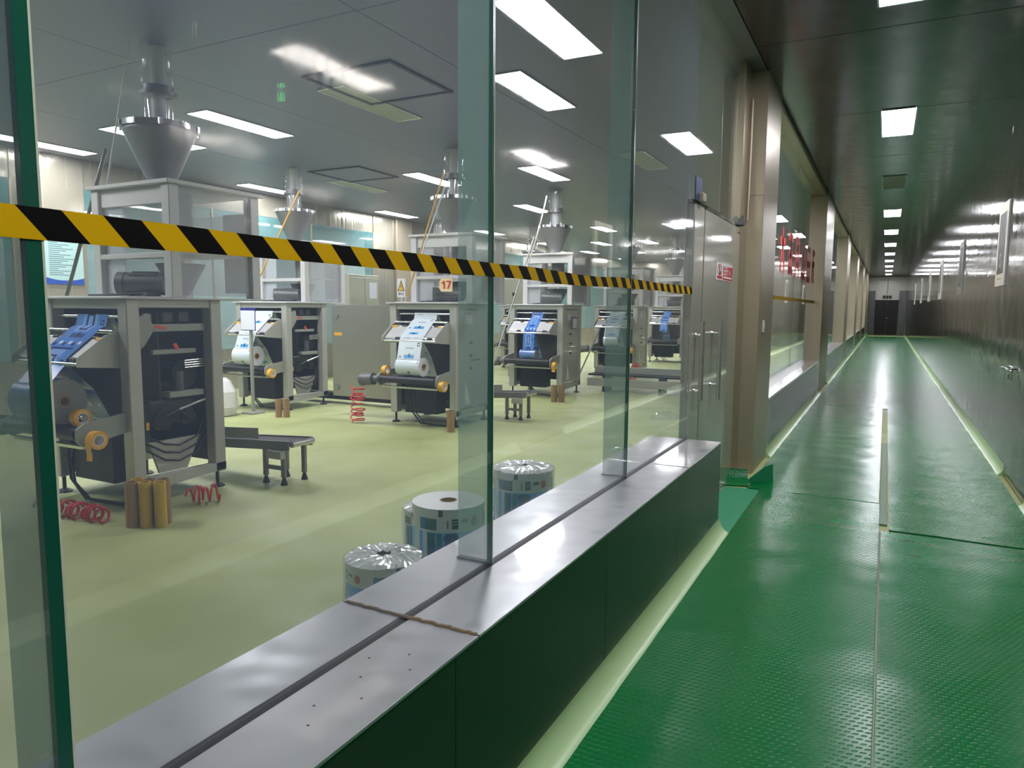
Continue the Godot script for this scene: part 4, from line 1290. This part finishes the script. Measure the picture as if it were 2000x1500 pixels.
func standing_roll(label: String, at: Vector3, r: float, h: float, wrapped: bool, turn: float) -> void:
	var o := thing("standing_film_roll", label, "film roll", at, "film rolls standing behind the low wall")
	o.rotation.y = turn
	put("body", sh().lathe([Vector2(r, 0.0), Vector2(r, h)], Vector3.ZERO, 40), M.band_print, o)
	put("top", sh().lathe([Vector2(r, h), Vector2(0.04, h + 0.001)], Vector3.ZERO, 40), M.pale_plastic, o)
	put("core", sh().lathe([Vector2(0.045, h - 0.15), Vector2(0.045, h + 0.002), Vector2(0.038, h + 0.002), Vector2(0.038, h - 0.15)], Vector3.ZERO, 24), M.cardboard, o)
	if not wrapped:
		return
	# crumpled clear wrap: pleats gathered over the top, hanging loosely down the side
	var rng := RandomNumberGenerator.new()
	rng.seed = int(at.z * 100.0)
	var f := FastNoiseLite.new()
	f.seed = int(at.z * 77.0)
	f.frequency = 1.0
	var rings := [[0.02, 0.004], [0.06, 0.016], [0.10, 0.018], [0.14, 0.02], [0.92, 0.022], [1.02, 0.0]]
	var s := sh()
	var seg := 72
	var grid := []
	for j in 7:
		var row := []
		var q := j / 6.0
		for i in seg:
			var a := TAU * i / seg
			var rr := lerpf(0.03, r * 1.02, q)
			var lift := 0.010 + 0.011 * absf(sin(a * 13.0 + 2.0 * sin(a * 3.0))) * sin(PI * minf(q + 0.12, 1.0)) + 0.012 * f.get_noise_2d(cos(a) * 5.0 * (q + 0.2), sin(a) * 5.0 * (q + 0.2))
			row.append(Vector3(cos(a) * rr, h + lift - (0.012 if j == 6 else 0.0), sin(a) * rr))
		grid.append(row)
	facet(s, grid, Vector3.UP)
	put("wrap_top", s, M.wrap_top, o)
	s = sh()
	grid = []
	for j in 9:
		var row := []
		for i in seg:
			var a := TAU * i / seg
			var rr := r * 1.03 + 0.010 * absf(f.get_noise_2d(a * 9.0, j * 1.7)) + 0.006 * absf(sin(a * 11.0 + j * 0.7))
			row.append(Vector3(cos(a) * rr, h * (1.0 - j / 8.0) + 0.004, sin(a) * rr))
		grid.append(row)
	facet(s, grid, Vector3.ZERO)
	put("clear_wrap", s, M.wrap, o)


func facet(s: Shape, grid: Array, up: Vector3) -> void:
	for j in grid.size() - 1:
		var seg: int = grid[j].size()
		for i in seg:
			var a: Vector3 = grid[j][i]
			var b: Vector3 = grid[j][(i + 1) % seg]
			var c: Vector3 = grid[j + 1][(i + 1) % seg]
			var d: Vector3 = grid[j + 1][i]
			var to := up if up != Vector3.ZERO else Vector3(a.x, 0, a.z)
			for t in [[a, b, c], [a, c, d]]:
				var n: Vector3 = (t[1] - t[0]).cross(t[2] - t[0]).normalized()
				if n.dot(to) < 0.0:
					n = -n
				s.tri(t[0], t[1], t[2], n, n, n)


func core_tube(label: String, at: Vector3, r: float, h: float, yellow: bool, group: String) -> void:
	var o := tag(put("cardboard_core", sh().lathe([Vector2(r, 0.0), Vector2(r, h), Vector2(r * 0.8, h), Vector2(r * 0.8, 0.0), Vector2(r, 0.0)], Vector3.ZERO, 24), M.yellow_card if yellow else M.cardboard), label, "cardboard tube", group)
	o.position = at


func loose_things() -> void:
	standing_roll("plastic-wrapped printed film roll standing right of the second glass fin", Vector3(-1.93, 0, -3.86), 0.185, 0.475, true, 0.4)
	standing_roll("unwrapped blue and white film roll standing behind the second glass fin", Vector3(-1.94, 0, -3.03), 0.185, 0.465, false, 2.6)
	standing_roll("nearest plastic-wrapped film roll, lowest in view behind the sill", Vector3(-1.90, 0, -2.44), 0.165, 0.36, true, 1.2)
	standing_roll("plastic-wrapped roll half hidden between two other film rolls", Vector3(-2.22, 0, -3.30), 0.16, 0.33, true, 0.0)
	# cardboard cores standing on the floor
	var near := [[-4.31, -2.90, false, "brown cardboard core at the left of the cluster before the nearest machine"], [-4.235, -2.945, true, "yellow core at the front left of the cluster before the nearest machine"], [-4.155, -2.995, true, "yellow core with a seam at the front right of the cluster before the nearest machine"], [-4.20, -3.06, false, "brown cardboard core at the right back of the cluster before the nearest machine"], [-4.28, -3.01, false, "brown cardboard core in the middle of the cluster before the nearest machine"], [-4.36, -2.98, true, "yellow core at the back left of the cluster before the nearest machine"]]
	for q in near:
		core_tube(q[3], Vector3(q[0], 0, q[1]), 0.039, 0.30, q[2], "cores before the nearest machine")
	core_tube("left one of two brown cores before the second row machine", Vector3(-6.98, 0, -6.80), 0.042, 0.24, false, "cores before the second row machine")
	core_tube("right one of two brown cores before the second row machine", Vector3(-6.885, 0, -6.84), 0.042, 0.24, false, "cores before the second row machine")
	core_tube("single brown core standing left of the second glass fin", Vector3(-4.43, 0, -6.97), 0.045, 0.255, false, "core before machine 17")
	core_tube("left one of two brown cores before the bright blue film machine", Vector3(-4.50, 0, -10.06), 0.05, 0.26, false, "cores before the blue film machine")
	core_tube("right one of two brown cores before the bright blue film machine", Vector3(-4.395, 0, -10.10), 0.05, 0.26, false, "cores before the blue film machine")
	# number plate and warning plate
	var o := thing("number_plate", "cream plate with a red number 17 on the packing machine", "sign", Vector3(-4.903, 1.64, -7.46))
	put("plate", sh().slab([Vector2(0.03, 0), Vector2(0.19, 0), Vector2(0.19, 0.16), Vector2(0.03, 0.16), Vector2(0, 0.12), Vector2(0, 0.04)], Vector3.ZERO, Vector3.RIGHT, Vector3.UP, 0.006), M.sign_cream, o)
	var tm := TextMesh.new()
	tm.text = "17"
	var sf := SystemFont.new()
	sf.font_names = PackedStringArray(["Droid Sans"])
	sf.font_weight = 700
	tm.font = sf
	tm.font_size = 64
	tm.pixel_size = 0.0021
	tm.depth = 0.004
	var dg := MeshInstance3D.new()
	dg.name = "digits"
	dg.mesh = tm
	dg.material_override = M.sign_red
	dg.position = Vector3(0.105, 0.08, 0.009)
	o.add_child(dg, true)
	o = thing("warning_plate", "white plate with a yellow electric warning triangle beside machine 17", "sign", Vector3(-5.98, 1.58, -8.05))
	put("plate", sh().span(0.0, 0.135, 0.0, 0.255, 0.0, 0.005), M.sign_white, o)
	put("triangle_border", sh().slab([Vector2(0.008, 0.085), Vector2(0.127, 0.085), Vector2(0.0675, 0.235)], Vector3(0, 0, 0.005), Vector3.RIGHT, Vector3.UP, 0.001), M.sign_black, o)
	put("triangle", sh().slab([Vector2(0.024, 0.094), Vector2(0.111, 0.094), Vector2(0.0675, 0.205)], Vector3(0, 0, 0.006), Vector3.RIGHT, Vector3.UP, 0.001), M.sign_yellow, o)
	put("bolt", sh().slab([Vector2(0.070, 0.185), Vector2(0.058, 0.145), Vector2(0.068, 0.145), Vector2(0.062, 0.105), Vector2(0.078, 0.152), Vector2(0.068, 0.152)], Vector3(0, 0, 0.007), Vector3.RIGHT, Vector3.UP, 0.001), M.sign_black, o)
	put("lettering", sh().span(0.025, 0.035, 0.03, 0.065, 0.005, 0.006).span(0.045, 0.055, 0.03, 0.065, 0.005, 0.006).span(0.035, 0.045, 0.044, 0.052, 0.005, 0.006).span(0.07, 0.08, 0.03, 0.065, 0.005, 0.006).span(0.095, 0.105, 0.03, 0.065, 0.005, 0.006), M.sign_black, o)
	put("post", sh().span(0.05, 0.09, -1.58, 0.2, -0.02, 0.0), M.machine_steel, o)
	# clipboard on its post
	o = thing("clipboard_stand", "grey post carrying a blue-edged clipboard before the second row machine", "stand", Vector3(-7.53, 0, -6.88))
	put("pole", sh().span(-0.018, 0.018, 0.0, 1.22, -0.018, 0.018, 0.003), M.grey_paint, o)
	put("base", sh().box(Vector3(0, 0.012, 0), Vector3(0.22, 0.024, 0.22), 0.004), M.grey_paint, o)
	put("board", sh().span(-0.16, 0.12, 1.12, 1.42, 0.02, 0.03, 0.004), M.clip_blue, o)
	put("paper", sh().span(-0.15, 0.11, 1.13, 1.385, 0.03, 0.0325), M.paper, o)
	o = thing("clipboard", "small blue clipboard with a white sheet hung on the blue film machine side", "clipboard", Vector3(-4.62, 1.10, -11.02))
	put("board", sh().span(0.0, 0.008, 0.0, 0.20, 0.0, -0.20, 0.002), M.clip_blue, o)
	put("paper", sh().span(0.008, 0.0095, 0.015, 0.175, -0.015, -0.185), M.paper, o)
	# coiled red air hoses
	tag(put("air_hose", sh().tube(curl(Vector3(-5.15, 0.005, -2.80), Vector3(0.45, 0, -0.05).normalized(), 0.05, 13, 0.62, 2), 0.009, 6), M.hose_pink), "tight crimson coiled air hose lying under the nearest machine", "hose")
	tag(put("air_hose", sh().tube(curl(Vector3(-4.45, 0.02, -3.42), Vector3(0.3, 0, -0.3).normalized(), 0.055, 5, 0.22, 4), 0.008, 6), M.hose_red), "loose red hose loops beside the corner of the nearest machine", "hose")
	tag(put("air_hose", sh().tube(curl(Vector3(-5.74, 0.0, -6.90), Vector3(0.05, 0.5, 0.05).normalized(), 0.075, 9, 0.46, 6), 0.008, 6), M.hose_red), "red coiled air hose hanging to the floor left of machine 17", "hose")
	tag(put("air_hose", sh().tube(curl(Vector3(-5.95, 0.0, -9.75), Vector3(0.5, 0.06, 0.1).normalized(), 0.07, 22, 0.46, 8), 0.011, 6), M.hose_red), "thick bundle of red coiled hose left of the blue film machine", "hose")
	tag(put("air_hose", sh().tube(curl(Vector3(-4.30, 0.0, -13.4), Vector3(0.2, 0.5, 0.05).normalized(), 0.08, 8, 0.4, 3), 0.009, 6), M.hose_red), "orange-red coiled hose beyond the blue film machine", "hose")
	# leaning pipes and hanging cables
	var runs := [
		[[-5.10, 3.40, -3.60], [-5.33, 2.75, -3.60], [-5.46, 2.37, -3.60], "thin white cable dropping past the nearest hopper to its frame", "cable_white", 0.007],
		[[-7.037, 3.0, -4.65], [-7.85, 1.51, -4.65], [-8.67, 0.02, -4.65], "grey pipe leaning behind the nearest machine frame", "motor_grey", 0.019],
		[[-6.912, 2.958, -7.2], [-7.33, 2.35, -7.2], [-7.754, 1.74, -7.2], "yellow cable slanting across the second row hopper", "cable_yellow", 0.011],
		[[-4.60, 3.0, -7.1], [-4.84, 2.35, -7.1], [-5.13, 1.58, -7.1], "yellow cable slanting down before the hopper of machine 17", "cable_yellow", 0.010],
		[[-4.62, 2.86, -7.16], [-4.90, 2.2, -7.16], [-5.21, 1.51, -7.16], "grey cable beside the yellow one before machine 17", "cable_white", 0.008],
		[[-4.685, 3.15, -10.1], [-4.77, 2.75, -10.1], [-4.98, 2.15, -10.1], "upper curved white pipe beside the blue film machine hopper", "cable_white", 0.012],
		[[-4.87, 2.54, -10.06], [-5.26, 1.47, -10.06], [-5.76, 0.02, -10.06], "long straight white pipe leaning left of the blue film machine", "cable_white", 0.013],
		[[-4.717, 1.09, -12.6], [-4.92, 0.62, -12.6], [-5.2, 0.02, -12.6], "slim pale pipe leaning right of the blue film machine", "cable_white", 0.016],
	]
	for r in runs:
		var pts := []
		var a := Vector3(r[0][0], r[0][1], r[0][2])
		var b := Vector3(r[1][0], r[1][1], r[1][2])
		var c := Vector3(r[2][0], r[2][1], r[2][2])
		for k in 13:
			var t := k / 12.0
			pts.append(a.lerp(b, t).lerp(b.lerp(c, t), t))
		tag(put("pipe" if "pipe" in r[3] else "cable", sh().tube(pts, r[5], 8), M[r[4]]), r[3], "pipe" if "pipe" in r[3] else "cable")
	# low take-off beams on the floor behind the machines
	var bm := sh().span(-7.9, -5.0, 0.06, 0.16, -8.42, -8.24, 0.004)
	tag(put("floor_beam", bm, M.dark_metal), "long low dark steel beam across the floor behind the swung-open door", "beam")
	o = thing("takeoff_conveyor", "long low conveyor running right from the blue film machine", "conveyor", Vector3(-4.6, 0, -11.9))
	put("side_rail", sh().span(0.0, 2.6, 0.30, 0.42, -0.2, -0.16, 0.004), M.machine_steel, o)
	put("side_rail", sh().span(0.0, 2.6, 0.10, 0.24, 0.16, 0.2, 0.004), M.machine_steel, o)
	put("belt", sh().span(0.0, 2.6, 0.28, 0.31, -0.16, 0.16, 0.004), M.rubber, o)
	for x in [0.3, 1.3, 2.3]:
		put("leg", sh().span(x - 0.025, x + 0.025, 0.0, 0.28, -0.18, 0.18, 0.003), M.dark_metal, o)
	# cloth sacks and sheets between the near machines
	var sk := sh()
	sk.lathe([Vector2(0.0, 0.0), Vector2(0.15, 0.01), Vector2(0.19, 0.12), Vector2(0.17, 0.32), Vector2(0.10, 0.46), Vector2(0.05, 0.50), Vector2(0.0, 0.50)], Vector3.ZERO, 20)
	var sack := tag(put("powder_sack", sk, M.pale_plastic), "slumped white sack standing between the nearest machine and the second row", "sack")
	sack.position = Vector3(-7.72, 0.0, -6.55)
	# crumpled clear bags on the floor by the last pane
	for q in [[-2.2, -6.9, 0.17, "crumpled clear plastic bag on the factory floor by the last pane"], [-2.55, -9.4, 0.15, "small crumpled clear plastic sheet farther out on the factory floor"]]:
		var f := FastNoiseLite.new()
		f.seed = int(q[2] * 1000)
		f.frequency = 6.0
		var grid := []
		for j in 12:
			var row := []
			for i in 20:
				var a := TAU * i / 20
				var r: float = q[2] * 1.5 * j / 11.0
				var x: float = cos(a) * r
				var z: float = sin(a) * r
				row.append(Vector3(x, maxf(0.002, 0.06 + 0.10 * f.get_noise_2d(x, z)) * (1.0 - j / 11.5), z))
			grid.append(row)
		var s := sh()
		facet(s, grid, Vector3.UP)
		var bag := tag(put("plastic_bag", s, M.wrap), q[3], "plastic bag")
		bag.position = Vector3(q[0], 0.002, q[1])
